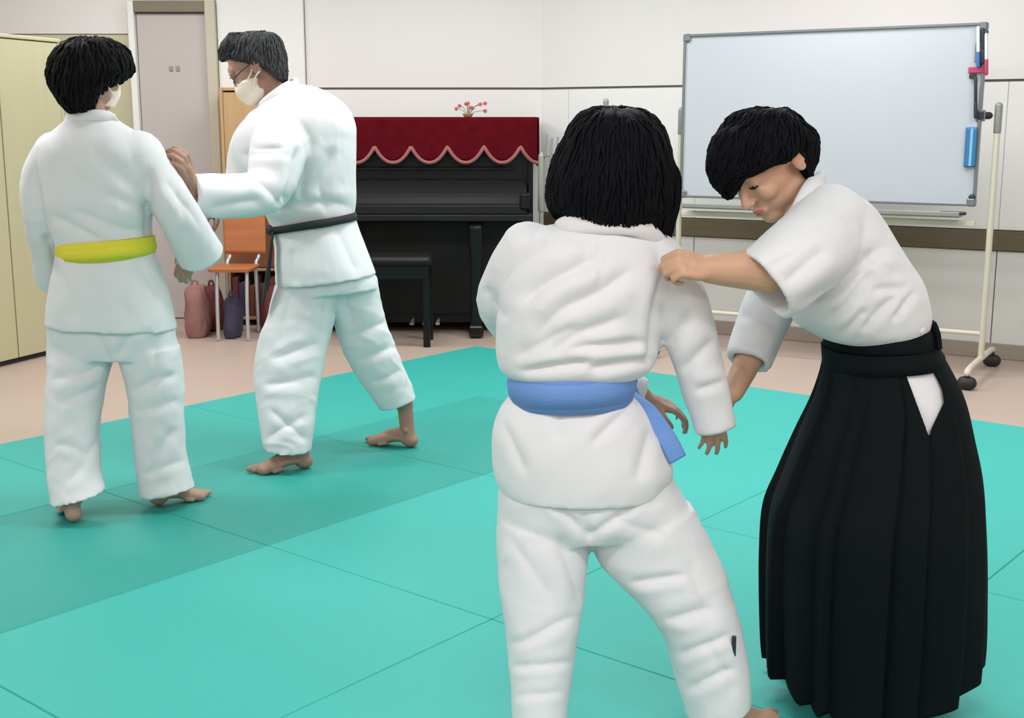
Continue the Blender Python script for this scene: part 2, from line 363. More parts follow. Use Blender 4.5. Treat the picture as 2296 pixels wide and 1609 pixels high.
def head(mb, C, f, S=1.0, up=(0, 0, 1), neck=None, neck_r=0.052):
    r, f, u = frame_(f, up); R = np.stack([r, f, u], 1); C = np.asarray(C, float)
    def P(x, y, z): return C+R@(np.array([x, y, z])*S)
    def el(x, y, z, a, b, c): mb.ell(P(x, y, z), (a*S, b*S, c*S), R)
    el(0, -0.008, 0.030, 0.075, 0.092, 0.085); el(0, 0.026, -0.012, 0.064, 0.066, 0.075); el(0, 0.036, -0.058, 0.050, 0.052, 0.045)
    el(0, 0.066, -0.090, 0.026, 0.024, 0.021); el(0, 0.072, 0.030, 0.050, 0.022, 0.028)
    for q in (-1, 1):
        el(q*0.032, 0.015, -0.062, 0.028, 0.046, 0.030); el(q*0.034, 0.066, -0.030, 0.022, 0.022, 0.022)
        el(q*0.030, 0.083, 0.022, 0.022, 0.010, 0.007); el(q*0.031, 0.0765, 0.0045, 0.0155, 0.0145, 0.0085); el(q*0.031, 0.0755, -0.0125, 0.0145, 0.0125, 0.006)
        el(q*0.078, -0.012, -0.012, 0.009, 0.019, 0.031); el(q*0.083, -0.020, -0.006, 0.008, 0.013, 0.026)
        el(q*0.010, 0.100, -0.036, 0.008, 0.009, 0.007)
        mb.tube([P(q*0.020, 0.0885, -0.063), P(0, 0.0955, -0.061)], [0.004*S, 0.0055*S], n=8, sub=1)
        mb.tube([P(q*0.018, 0.0870, -0.071), P(0, 0.0925, -0.072)], [0.004*S, 0.0065*S], n=8, sub=1)
    mb.tube([P(0, 0.086, 0.012), P(0, 0.098, -0.012), P(0, 0.110, -0.034)], [0.008*S, 0.009*S, 0.0105*S], n=10)
    if neck is not None: mb.tube([P(0, -0.010, -0.03), P(0, -0.012, -0.075), np.asarray(neck, float)], [0.055*S, neck_r*S, neck_r*1.1*S], n=20)
    return P, R
def eyes(P, R, S, body):
    for q in (-1, 1):
        e = MB(); e.ell(P(q*0.031, 0.0765, -0.002), (0.0125*S,)*3, R); o = link('eye', e, M['eye'], body, True)
        e = MB(); e.ell(P(q*0.031, 0.0852, -0.0035), (0.0058*S, 0.005*S, 0.0058*S), R); link('iris', e, M['iris'], body, True)
def locks(base, n, seed, length=0.09, r=0.0055, crown=None, lift=0.0015, down=(0, 0, -1), zmin=None, flip=0.25):
    # hair locks that run from the crown down over the surface
    rr = np.random.default_rng(seed); P = co(base); N = nor(base); mb = MB()
    bv = BVHTree.FromPolygons([tuple(p) for p in P], [tuple(p.vertices) for p in base.polygons])
    ids = rr.choice(len(P), n); down = np.asarray(down, float)
    for i in ids:
        p = P[i]+0; nn = N[i]; pts = []; steps = 5
        sw = rr.normal(size=3)*0.22; L = length*rr.uniform(0.6, 1.25)/steps
        for s in range(steps+1):
            h = bv.find_nearest(Vector(p))
            q = np.array(h[0]); nn = np.array(h[1]); off = lift+0.003*math.sin(s/steps*3.1)*rr.uniform(0.3, 1.6)+(flip*0.004*s if rr.random() < 0.2 else 0)
            pts.append(q+nn*off)
            d = (q-crown)*0.7/0.1 if crown is not None else np.zeros(3)
            d = d+down*1.0+sw; d = d-nn*(d@nn); ln = np.linalg.norm(d)
            p = q+d/(ln+1e-6)*L
        rad = [r*k for k in (0.35, 1.0, 1.1, 0.9, 0.6, 0.15)]
        mb.tube(pts, rad, n=6, flat=0.5, nrm=nn, sub=1, round_=False)
    return mb
def hair(parent, base_mb, m, n=260, seed=3, voxel=0.006, amp=0.003, crown=None, extra=None, length=0.09, r=0.0055, smooth=4, stretch=(1, 1, 0.25), flip=0.25):
    me = fuse(base_mb, voxel, smooth); wrinkle(me, amp, 70, seed, stretch, fine=amp*0.3)
    lk = locks(me, n, seed, length=length, r=r, crown=crown, flip=flip); mb = MB(); mb.add(co(me), [tuple(p.vertices) for p in me.polygons]); mb.add(lk.verts(), lk.f)
    if extra: mb.add(extra.verts(), extra.f)
    return link('hair', mb, m, parent, True)
def band(parent, name, secs, m, h_extra=0, n=64, wob_amp=0.0015, seed=1, e=2.1):
    # a closed band round the waist with real thickness: secs top..bottom
    S = [tuple(np.asarray(a, float) for a in q) for q in secs]; th = np.linspace(0, 2*np.pi, n, endpoint=False)
    c, q = np.cos(th), np.sin(th); cu = np.sign(c)*np.abs(c)**(2/e); cv = np.sign(q)*np.abs(q)**(2/e)
    rr = []
    for (C, U, V) in S: rr.append(C+cu[:, None]*U+cv[:, None]*V)
    C, U, V = S[-1]; k = 1-0.012/np.linalg.norm(U); rr.append(C+cu[:, None]*U*k+cv[:, None]*V*k)
    C, U, V = S[0]; rr.append(C+cu[:, None]*U*k+cv[:, None]*V*k); rr.append(rr[0])
    mb = MB(); mb.rings(rr, cap=False); me = recalc(mb.mesh(name)); P = co(me); N = nor(me)
    setco(me, P+N*(wob_amp*wob(P, 40, seed, (0.4, 0.4, 2.5)))[:, None]); return link(name, me, m, parent, True)
def strip(pts, wd, th, nrm=(0, -1, 0), sub=5):
    mb = MB(); mb.tube(pts, wd, n=12, flat=th, nrm=nrm, sub=sub, round_=False); return mb

# ------------------------------------------------------------------ the room
YB = 8.3                                            # back wall
A0, B0 = G(1530, 740, 0), G(2296, 808, 0)           # foot of the right hand wall
DR = unit([B0[0]-A0[0], B0[1]-A0[1], 0]); NB = np.array([DR[1], -DR[0], 0]); NB = NB if NB[1] < 0 else -NB
cx0 = A0[0]+(YB-A0[1])*DR[0]/DR[1]; CO = np.array([cx0, YB, 0.0])      # corner of back wall and right wall
RT = np.stack([DR, NB, [0, 0, 1]], 1)
def RW(x, y, d=0.0):                                # pixel -> (distance along right wall, height) on the plane d in front of it
    r = ray(x, y); o = CO+NB*d; t = ((o-CAM)@NB)/(r@NB); p = CAM+r*t; return (p-CO)@DR, p[2]
def rbox(mb, s0, s1, z0, z1, d0, d1, bev=0.0, o=None):
    o = CO if o is None else o
    mb.box(o+DR*(s0+s1)/2+NB*(d0+d1)/2+np.array([0, 0, (z0+z1)/2]), (s1-s0, d1-d0, z1-z0), RT, bev); return mb
def wbox(mb, x0, x1, y0, y1, z0, z1, bev=0.0):
    mb.box(((x0+x1)/2, (y0+y1)/2, (z0+z1)/2), (x1-x0, y1-y0, z1-z0), None, bev); return mb
XL, XR, YF = -3.9, 4.7, -2.2
SR = (XR-CO[0])/DR[0]
link('floor', wbox(MB(), XL-0.1, XR+0.1, YF-0.1, YB+0.3, -0.1, 0), M['floor'], kind='structure')
link('ceiling', wbox(MB(), XL-0.1, XR+0.1, YF-0.1, YB+0.3, CEIL, CEIL+0.1), M['ceiling'], kind='structure')
link('wall_left', wbox(MB(), XL-0.12, XL, YF, YB, 0, CEIL), M['wall'], kind='structure')
link('wall_front', wbox(MB(), XL, XR, YF-0.12, YF, 0, CEIL), M['wall'], kind='structure')
link('wall_side', wbox(MB(), XR, XR+0.12, YF, YB, 0, CEIL), M['wall'], kind='structure')
def bx(x, Y=YB): return (x-CX)*0+at(x, 285, Y)[0]
def bz(y, Y=YB): return at(1148, y, Y)[2]
ZG = bz(199)                                        # the groove line
PX = bx(690)
wb = thing('wall_back', None, None, (0, YB, 0), kind='structure')
def panel(parent, name, mb, m, **k): return link(name, mb, m, parent, **k)
link('wall_core', wbox(MB(), XL, CO[0]+0.1, YB, YB+0.14, 0, CEIL), M['groove'], wb)
dx0, dx1 = bx(323), bx(475); dz1 = bz(31)
for (x0, x1, z0, z1, m) in [(XL, bx(205), 0.1, bz(78), 'olive'), (bx(205)+0.006, bx(308), 0.1, bz(78), 'olive'), (XL, bx(308), bz(78)+0.005, CEIL, 'wall'),
                            (bx(312)-0.02, bx(499), bz(2), CEIL, 'wall_light'), (PX+0.004, CO[0]-0.001, ZG+0.007, CEIL, 'wall'), (PX+0.004, CO[0]-0.001, 0.1, ZG-0.007, 'wall_light')]:
    panel(wb, 'wall_panel', wbox(MB(), x0, x1, YB-0.014, YB, z0, z1, 0.002), M[m])
pil = panel(wb, 'pilaster', wbox(MB(), bx(500), PX, YB-0.05, YB, 0.0, CEIL, 0.004), M['wall_light'])
link('baseboard_back', wbox(MB(), PX, CO[0]-0.02, YB-0.03, YB-0.001, 0, 0.10, 0.003), M['base'], kind='structure')
# door
dr_ = thing('door_1', None, None, ((dx0+dx1)/2, YB-0.03, 0), kind='structure')
link('door_leaf', wbox(MB(), dx0, dx1, YB-0.045, YB-0.016, 0.005, dz1, 0.004), M['door'], dr_)
fm = MB(); fw = bx(499)-bx(475)
link('door_jamb', wbox(MB(), dx1+0.004, dx1+fw, YB-0.09, YB-0.016, 0, bz(4), 0.005), M['frame'], dr_)
link('door_jamb', wbox(MB(), dx0-0.045, dx0-0.004, YB-0.09, YB-0.016, 0, bz(4), 0.005), M['wall_light'], dr_)
link('door_head', wbox(MB(), dx0-0.003, dx1+0.003, YB-0.085, YB-0.016, dz1+0.004, bz(4), 0.004), M['frame_dark'], dr_)
for px_ in (390, 405):                              # the two small dark marks on the leaf
    e = MB(); wbox(e, bx(px_-4, YB-.05), bx(px_+4, YB-.05), YB-0.052, YB-0.045, bz(160, YB-.05), bz(148, YB-.05), 0.002); link('sign_mark', e, M['stand_grey'], dr_)
h = MB(); h.tube([(dx1-0.06, YB-0.045, 0.95), (dx1-0.06, YB-0.09, 0.95)], [0.011, 0.009], n=10); h.tube([(dx1-0.06, YB-0.09, 0.95), (dx1-0.17, YB-0.09, 0.95)], [0.009, 0.008], n=10)
link('door_handle', h, M['stand_grey'], dr_, True)

# right wall with panels, rail and skirting
wr = thing('wall_right', None, None, tuple(CO), kind='structure')
c = MB(); rbox(c, -0.02, SR+0.2, 0, CEIL, -0.14, 0); link('wall_core', c, M['groove'], wr)
_, ZG2 = RW(1900, 190); sJ, _ = RW(2255, 300); _, ZR1 = RW(1900, 503); _, ZR0 = RW(1900, 545); _, ZB = RW(2230, 768)
print('groove', ZG, ZG2, 'rail', ZR0, ZR1, 'base', ZB, 'corner', CO, 'len', SR)
s = sJ-0.9*math.ceil(sJ/0.9)
while s < SR:
    a, b = max(s, 0.0)+0.004, min(s+0.9, SR)-0.001
    if b > a+0.02:
        panel(wr, 'wall_panel', rbox(MB(), a, b, ZB-0.01, ZR0-0.004, 0, 0.014, 0.002), M['wall_lower'])
        panel(wr, 'wall_panel', rbox(MB(), a-0.003, b, ZR1+0.004, ZG-0.007, 0, 0.014, 0.002), M['wall_light'])
    s += 0.9
for a, b in ((0.0, SR),): panel(wr, 'wall_panel', rbox(MB(), a, b, ZG+0.007, CEIL, 0, 0.014, 0.001), M['wall'])
link('trim_1', rbox(MB(), 0.02, SR, ZR0, ZR1, 0.0, 0.032, 0.005), M['rail'], kind='structure')
link('baseboard_right', rbox(MB(), 0.02, SR, 0, ZB, 0.0, 0.03, 0.004), M['base'], kind='structure')

# ceiling lights
for i, (lx, ly) in enumerate(LAMPS):
    t = thing('ceiling_light', 'white fluorescent ceiling fitting, %s row from the back wall, %s' % (('fourth', 'third', 'second', 'first')[i//3], ('left', 'middle', 'right')[i % 3]), 'lamp', (lx, ly, CEIL), 'fluorescent ceiling fittings')
    b = MB(); wbox(b, lx-0.64, lx+0.64, ly-0.19, ly+0.19, CEIL-0.06, CEIL, 0.01); link('housing', b, M['lamp_body'], t)
    b = MB(); wbox(b, lx-0.6, lx+0.6, ly-0.15, ly+0.15, CEIL-0.07, CEIL-0.06, 0.003); link('diffuser', b, M['lamp'], t)

# ------------------------------------------------------------------ mats
ang = math.radians(-39.5); MU = np.array([math.cos(ang), math.sin(ang), 0]); MV = np.array([-MU[1], MU[0], 0])
T0 = G(600, 1222); SU, SV = 0.895, 1.005
mb = MB(); g = 0.0014; mb.box((0, 0, MT/2), (SU-g, SV-g, MT-0.001), None, 0.0025); me0 = mb.mesh('judo_mat')
RM = Matrix.Rotation(ang, 4, 'Z')
NAMES = {(-2, 0): 'mid green border mat tile between the legs of the yellow-belted child and the pink floor',
         (-2, -1): 'mid green border mat tile at the left picture edge behind the yellow-belted child',
         (-1, -2): 'darker green mat tile outside the left picture edge',
         (0, -2): 'turquoise mat tile in the bottom left corner of the picture',
         (0, 1): 'turquoise mat tile under the bare hand of the girl with the blue belt',
         (0, 2): 'turquoise border mat tile just left of the black skirt trousers',
         (1, -2): 'turquoise mat tile below the bottom left of the picture',
         (1, 1): 'turquoise mat tile behind the middle of the black skirt trousers',
         (2, -1): 'turquoise mat tile below the bottom right of the picture',
         (2, 0): 'turquoise mat tile in the bottom right corner, under the hem of the skirt trousers',
         (2, 2): 'turquoise border mat tile outside the right picture edge',
         (0, -1): 'turquoise mat tile in the foreground with an empty middle, its corners all bare',
         (-1, 0): 'darker green mat tile under the yellow-belted child\'s feet',
         (-1, -1): 'darker green mat tile at the left picture edge, in front of the yellow-belted child',
         (-1, 1): 'darker green mat tile reaching from the front foot of the grey-haired man',
         (-2, 1): 'mid green border mat tile behind the feet of the yellow-belted child',
         (-2, 2): 'mid green mat tile in the far corner, behind the heel of the grey-haired man',
         (-1, 2): 'mid green mat tile on the far border left of the girl\'s blue belt',
         (0, 0): 'turquoise mat tile left of the girl in the blue belt, at knee height',
         (1, 2): 'turquoise border mat tile right of the black skirt trousers, before the whiteboard stand',
         (2, 1): 'turquoise mat tile right of the black skirt trousers, cut by the right picture edge',
         (1, -1): 'turquoise mat tile at the bottom edge, left of the girl\'s trouser legs',
         (1, 0): 'turquoise mat tile seen between the trouser legs of the girl'}
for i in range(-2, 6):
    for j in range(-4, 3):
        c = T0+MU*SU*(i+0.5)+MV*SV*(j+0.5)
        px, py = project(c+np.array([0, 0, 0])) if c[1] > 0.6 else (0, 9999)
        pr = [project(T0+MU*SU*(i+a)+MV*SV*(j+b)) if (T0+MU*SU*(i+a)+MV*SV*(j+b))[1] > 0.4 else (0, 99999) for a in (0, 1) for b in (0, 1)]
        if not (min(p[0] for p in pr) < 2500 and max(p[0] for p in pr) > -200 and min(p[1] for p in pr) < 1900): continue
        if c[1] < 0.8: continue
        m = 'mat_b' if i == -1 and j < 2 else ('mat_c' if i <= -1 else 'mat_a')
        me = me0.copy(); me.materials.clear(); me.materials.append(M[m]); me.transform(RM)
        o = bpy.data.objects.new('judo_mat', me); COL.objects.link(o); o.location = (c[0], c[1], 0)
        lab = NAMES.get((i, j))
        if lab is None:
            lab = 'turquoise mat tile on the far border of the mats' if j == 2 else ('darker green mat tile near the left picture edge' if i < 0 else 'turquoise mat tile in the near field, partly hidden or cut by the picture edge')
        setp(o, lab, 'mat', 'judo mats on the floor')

# ------------------------------------------------------------------ cabinet on the left
cA, cB = G(0, 824, 0), G(45, 813, 0); CD = unit(cB-cA); CN = np.array([CD[1], -CD[0], 0]); RC = np.stack([CD, CN, [0, 0, 1]], 1)
ztop = at(0, 78, cA[1])[2]; s_end = 0.62; s_seam = np.linalg.norm(cB-cA)
cab = thing('cupboard', 'beige wooden cupboard with tall doors at the left picture edge, beside the yellow-belted child', 'cupboard', tuple(cA))
def cbox(mb, s0, s1, z0, z1, d0, d1, bev=0.0): mb.box(cA+CD*(s0+s1)/2+CN*(d0+d1)/2+np.array([0, 0, (z0+z1)/2]), (s1-s0, abs(d1-d0), z1-z0), RC, bev); return mb
link('carcass', cbox(MB(), -0.6, s_end, 0.0, ztop, -0.45, -0.022, 0.003), M['dark_gap'], cab)
link('side_panel', cbox(MB(), s_end, s_end+0.02, 0.0, ztop, -0.45, 0.0, 0.003), M['cab'], cab)
link('top_board', cbox(MB(), -0.6, s_end+0.02, ztop, ztop+0.02, -0.45, 0.004, 0.003), M['cab'], cab)
for a, b in ((-0.6, s_seam-0.006), (s_seam+0.003, s_end-0.003)):
    d = link('cupboard_door', cbox(MB(), a, b, 0.03, ztop-0.005, -0.022, 0.0, 0.003), M['cab'], cab)
    hb = MB(); hx_ = (b-0.03) if a < 0 else (a+0.03); cbox(hb, hx_-0.006, hx_+0.006, 0.92, 1.02, 0.0, 0.02, 0.003)

# ------------------------------------------------------------------ piano, cover, bench
pl, pr_ = bx(700, 7.62), bx(1196, 7.62); PYF, PYB = 7.68, 8.24; pz = bz(266, 7.66)
pn = thing('upright_piano', 'black upright piano under a red velvet cover against the back wall', 'piano', ((pl+pr_)/2, 7.9, 0))
wbox(q := MB(), pl+0.03, pr_-0.03, PYF+0.02, PYB, 0.06, pz-0.03, 0.004); link('case', q, M['piano'], pn)
for x in (pl, pr_-0.035): wbox(q := MB(), x, x+0.035, PYF-0.02, PYB, 0.0, pz-0.03, 0.006); link('side_panel', q, M['piano'], pn)
wbox(q := MB(), pl-0.015, pr_+0.015, PYF-0.035, PYB+0.01, pz-0.03, pz, 0.006); link('lid', q, M['piano'], pn)
kz = bz(447, 7.45)
wbox(q := MB(), pl+0.01, pr_-0.01, PYF-0.27, PYF+0.02, kz-0.13, kz-0.09, 0.006); link('keybed', q, M['piano_key'], pn)
wbox(q := MB(), pl+0.04, pr_-0.04, PYF-0.25, PYF+0.02, kz-0.09, kz-0.035, 0.006); link('key_slip', q, M['piano_key'], pn)
q = MB(); q.loft([((( pl+pr_)/2, PYF+0.01-a, kz+b), ((pr_-pl)/2-0.045, 0, 0), (0, 0, 0.012)) for a, b in ((0, 0.10), (0.09, 0.075), (0.19, 0.02), (0.25, -0.035))], e=8, sub=3); link('key_lid', q, M['piano_key'], pn)
wbox(q := MB(), pl+0.12, pr_-0.12, PYF-0.02, PYF+0.02, kz+0.17, kz+0.185, 0.003); wbox(q, pl+0.2, pr_-0.2, PYF-0.005, PYF+0.02, kz+0.185, kz+0.42, 0.004); link('music_desk', q, M['piano_key'], pn)
for x in (pl+0.02, pr_-0.085):
    wbox(q := MB(), x, x+0.065, PYF-0.265, PYF+0.0, kz-0.06, kz+0.035, 0.01); link('key_cheek', q, M['piano'], pn)
q = MB(); wbox(q, pl+0.06, pr_-0.06, PYF-0.002, PYF+0.02, 0.12, kz-0.15, 0.004); link('lower_panel', q, M['piano_key'], pn)
lx = bx(1065, 7.45)
for x in (lx, pl+0.2):
    q = MB(); q.loft([((x, PYF-0.20, z), (a, 0, 0), (0, a, 0)) for z, a in ((0.05, 0.03), (0.09, 0.036), (0.2, 0.030), (0.45, 0.034), (kz-0.14, 0.045))], e=5, n=20); leg = link('leg', q, M['piano'], pn, True)
    wbox(q := MB(), x-0.045, x+0.045, PYF-0.25, PYF+0.04, 0.03, 0.08, 0.01); link('toe_block', q, M['piano'], pn)
    q = MB(); q.tube([(x-0.02, PYF-0.21, 0.026), (x+0.02, PYF-0.21, 0.026)], 0.0255, n=16); link('caster', q, M['rubber'], pn, True)
for k in (-1, 0, 1):
    q = MB(); x = (pl+pr_)/2+k*0.08; q.tube([(x, PYF+0.01, 0.09), (x, PYF-0.08, 0.085), (x, PYF-0.13, 0.075)], [0.006, 0.011, 0.016], flat=0.5, nrm=(0, 0, 1)); link('pedal', q, M['stand_grey'], pn, True)
# velvet cover with scalloped drop
cv = thing('piano_cover', 'dark red velvet cover with a scalloped pink-trimmed edge on the black piano', 'cover', ((pl+pr_)/2, 7.9, pz))
xs0 = bx(1003, 7.62); sp = bx(1085, 7.62)-xs0
def zlow(x):
    t = ((x-xs0)/sp) % 1.0; return bz(362, 7.62)+(bz(326, 7.62)-bz(362, 7.62))*abs(2*t-1)**2.2
xa, xb = pl-0.03, pr_+0.025; n = 220; yy = PYF-0.055
XX = np.linspace(xa, xb, n); V = []; Fc = []; rows = 12
def yw(x, r): return yy-0.004-0.012*r*(0.5+0.5*math.sin(x*2*math.pi/sp+1.2))-0.004*math.sin(x*31)*r
for r in range(rows+1):
    for x in XX: z = pz+0.008-(pz+0.008-zlow(x))*r/rows; V.append((x, yw(x, r/rows), z))
for r in range(rows):
    for i in range(n-1): k = r*n+i; Fc.append((k, k+1, k+1+n, k+n))
q = MB(); q.add(V, Fc); me = q.mesh('front_drop'); o = link('front_drop', me, M['velvet'], cv, True)
md = o.modifiers.new('s', 'SOLIDIFY'); md.thickness = 0.006
q = MB(); wbox(q, xa, xb, yy-0.006, PYB+0.01, pz+0.001, pz+0.010, 0.004); link('top_sheet', q, M['velvet'], cv)
V = []; Fc = []; YY = np.linspace(yy, PYB, 60)
for r in range(rows+1):
    for y in YY: V.append((xb+0.006*r/rows*math.sin(y*30)+0.004, y, pz+0.008-(0.25+0.05*abs(math.cos(y*15)))*r/rows))
for r in range(rows):
    for i in range(59): k = r*60+i; Fc.append((k, k+1, k+61, k+60))
q = MB(); q.add(V, Fc); o = link('side_drop', q, M['velvet'], cv, True); md = o.modifiers.new('s', 'SOLIDIFY'); md.thickness = 0.006
q = MB(); q.tube([(x, yw(x, 1)-0.004, zlow(x)-0.006) for x in XX], 0.0115, n=8, sub=1, flat=0.6, nrm=(0, 1, 0)); link('fringe', q, M['fringe'], cv, True)
# bench
bxr = bx(962, 7.2); bxl = bx(800, 7.2); bz1 = bz(574, 7.2)
bn = thing('piano_bench', 'black piano bench with square legs in front of the piano', 'bench', ((bxl+bxr)/2, 7.3, 0))
q = MB(); wbox(q, bxl-0.01, bxr+0.01, 7.12, 7.46, bz1-0.05, bz1, 0.018); link('seat', q, M['piano_key'], bn)
q = MB(); wbox(q, bxl+0.01, bxr-0.01, 7.14, 7.44, bz1-0.13, bz1-0.05, 0.004); link('apron', q, M['piano'], bn)
for x in (bxl+0.005, bxr-0.045):
    for y in (7.14, 7.40): q = MB(); wbox(q, x, x+0.04, y, y+0.04, 0, bz1-0.12, 0.004); link('leg', q, M['piano'], bn)
# flowers on the piano
fx = bx(1050, 7.9); fl = thing('flower_arrangement', 'small pink dried flower arrangement on top of the red piano cover', 'flowers', (fx, 7.85, pz+0.01))
q = MB(); q.loft([((fx, 7.85, pz+0.011+a), (b, 0, 0), (0, b, 0)) for a, b in ((0, 0.022), (0.012, 0.03), (0.022, 0.034))], hollow=(0.012, 0.004)); link('dish', q, M['wood_tan'], fl, True)
r_ = np.random.default_rng(4)
for k in range(9):
    a = r_.uniform(-0.09, 0.12); b = r_.uniform(-0.03, 0.03); hgt = r_.uniform(0.03, 0.085)
    q = MB(); tip = np.array([fx+a, 7.85+b, pz+0.012+hgt]); q.tube([(fx, 7.85, pz+0.018), (fx+a*0.5, 7.85+b*0.5, pz+0.02+hgt*0.7), tip], 0.0016, n=6); st = link('stem', q, M['leaf'], fl, True)
    q = MB()
    for m_ in range(5): t = m_*1.256; q.ell(tip+np.array([math.cos(t), 0.3, math.sin(t)])*0.007, (0.006, 0.005, 0.006), n=8, m=6)
    link('flower', q, M['petal'], st, True)

# ------------------------------------------------------------------ bookcase, chair, bags beside the door
bk = thing('bookcase', 'narrow tan wooden bookcase behind the grey-haired man, right of the door', 'bookcase', (bx(560, 8.0), 8.05, 0))
b0, b1 = bx(494, 7.95), bx(628, 7.95); bt = bz(196, 7.95)
for x in (b0, b1-0.022): wbox(q := MB(), x, x+0.022, 7.95, 8.24, 0, bt, 0.003); link('side_panel', q, M['wood_tan'], bk)
wbox(q := MB(), b0+0.02, b1-0.02, 8.22, 8.238, 0.0, bt-0.01, 0); link('back_panel', q, M['wood_red'], bk)
for z in (0.04, 0.36, 0.68, 1.0, 1.26, bt-0.02): wbox(q := MB(), b0+0.021, b1-0.021, 7.955, 8.222, z, z+0.02, 0.002); link('shelf', q, M['wood_tan'], bk)
q = MB(); wbox(q, b0+0.024, b1-0.024, 7.952, 7.968, 1.025, bt-0.03, 0.002); d_ = link('door_panel', q, M['wood_tan'], bk)
q = MB(); wbox(q, b0+0.024, b1-0.024, 7.952, 7.968, 0.385, 0.99, 0.002); d_ = link('door_panel', q, M['wood_red'], bk)
r_ = np.random.default_rng(5)
x = b0+0.03; bi = 0
BC = [('bag2', 'dark red'), ('indigo', 'indigo'), ('wood', 'orange'), ('brownclip', 'brown'), ('bag', 'mauve'), ('indigo', 'indigo'), ('bag2', 'dark red'), ('brownclip', 'brown')]
while x < b1-0.07 and bi < 8:
    wdt = r_.uniform(0.026, 0.04); hh = r_.uniform(0.2, 0.27)
    bo = thing('book', '%s book on the bottom shelf of the tan bookcase, number %s from the left' % (BC[bi][1], ('one', 'two', 'three', 'four', 'five', 'six', 'seven', 'eight')[bi]), 'book', (x+wdt/2, 8.06, 0.06), 'books on the bottom shelf')
    q = MB(); wbox(q, x, x+0.004, 7.97, 8.15, 0.06, 0.06+hh); wbox(q, x+wdt-0.004, x+wdt, 7.97, 8.15, 0.06, 0.06+hh); wbox(q, x, x+wdt, 7.966, 7.971, 0.06, 0.06+hh, 0.001); link('cover', q, M[BC[bi][0]], bo)
    q = MB(); wbox(q, x+0.004, x+wdt-0.004, 7.972, 8.145, 0.065, 0.055+hh); link('pages', q, M['gi_trim'], bo)
    x += wdt+0.004; bi += 1
# wooden chair with steel legs
cz = 0.44; c0, c1 = bx(458, 7.45), bx(556, 7.45)
ch = thing('wooden_chair', 'orange-brown wooden school chair with steel legs beside the bookcase', 'chair', ((c0+c1)/2, 7.5, 0))
q = MB(); q.loft([(((c0+c1)/2, 7.5, cz-0.018), ((c1-c0)/2, 0, 0), (0, 0.16, 0)), (((c0+c1)/2, 7.5, cz), ((c1-c0)/2+0.004, 0, 0), (0, 0.165, 0))], e=7, sub=1); link('seat', q, M['wood'], ch)
q = MB(); q.loft([(((c0+c1)/2+0.03, 7.7+0.02*a, cz+0.06+a*0.28), ((c1-c0)/2, 0, 0), (0, 0.009, 0)) for a in (0, 0.5, 1)], e=5); link('backrest', q, M['wood'], ch, True)
for sx in (0, 1):
    x = (c0+0.05) if sx == 0 else (c1-0.03)
    q = MB(); q.tube([(x, 7.36, 0.012), (x, 7.37, 0.25), (x, 7.40, cz-0.02)], 0.012, n=10); link('leg', q, M['steel'], ch, True)
    q = MB(); q.tube([(x, 7.68, 0.012), (x, 7.66, cz-0.03), (x+0.015, 7.71, cz+0.06), (x+0.02, 7.735, cz+0.32)], 0.012, n=10); link('leg', q, M['steel'], ch, True)
# bags and bundles under and beside the chair
def bag(px0, px1, py0, py1, Y, m, label, seed, name='cloth_bag', cat='bag'):
    x0, x1 = bx(px0, Y), bx(px1, Y); z1 = bz(py0, Y); z0 = max(0.0, bz(py1, Y)); z0 = 0.0
    t = thing(name, label, cat, ((x0+x1)/2, Y, 0)); q = MB(); C = (x0+x1)/2; hw = (x1-x0)/2
    q.loft([((C, Y, z0+0.004), (hw*0.8, 0, 0), (0, 0.09, 0)), ((C, Y, z0+(z1-z0)*0.25), (hw, 0, 0), (0, 0.11, 0)), ((C+hw*0.05, Y, z0+(z1-z0)*0.6), (hw*0.92, 0, 0), (0, 0.1, 0)),
            ((C-hw*0.1, Y, z0+(z1-z0)*0.85), (hw*0.85, 0, 0), (0, 0.07, 0)), ((C-hw*0.05, Y, z1), (hw*0.75, 0, 0), (0, 0.03, 0))], e=2.6)
    me = fuse(q, 0.01, 2); wrinkle(me, 0.006, 34, seed, (1, 1, 0.5)); link('sack', me, M[m], t, True)
    q = MB(); q.tube([(C-hw*0.4, Y-0.01, z1-0.03), (C-hw*0.3, Y-0.01, z1+0.025), (C+hw*0.1, Y-0.01, z1+0.028), (C+hw*0.25, Y-0.01, z1-0.03)], 0.007, n=8); link('strap', q, M[m], t, True)
bag(396, 450, 640, 728, 7.55, 'bag', 'mauve cloth bag on the floor behind the yellow-belted child', 3)
bag(486, 524, 665, 715, 7.52, 'indigo', 'indigo cloth bag on the floor under the orange wooden chair', 5)
bag(572, 612, 640, 715, 7.74, 'bag2', 'dark red cloth bag between the wooden chair and the bookcase', 6)
bag(440, 480, 640, 715, 7.78, 'bag2', 'dark red cloth bag behind the steel leg of the wooden chair', 8)

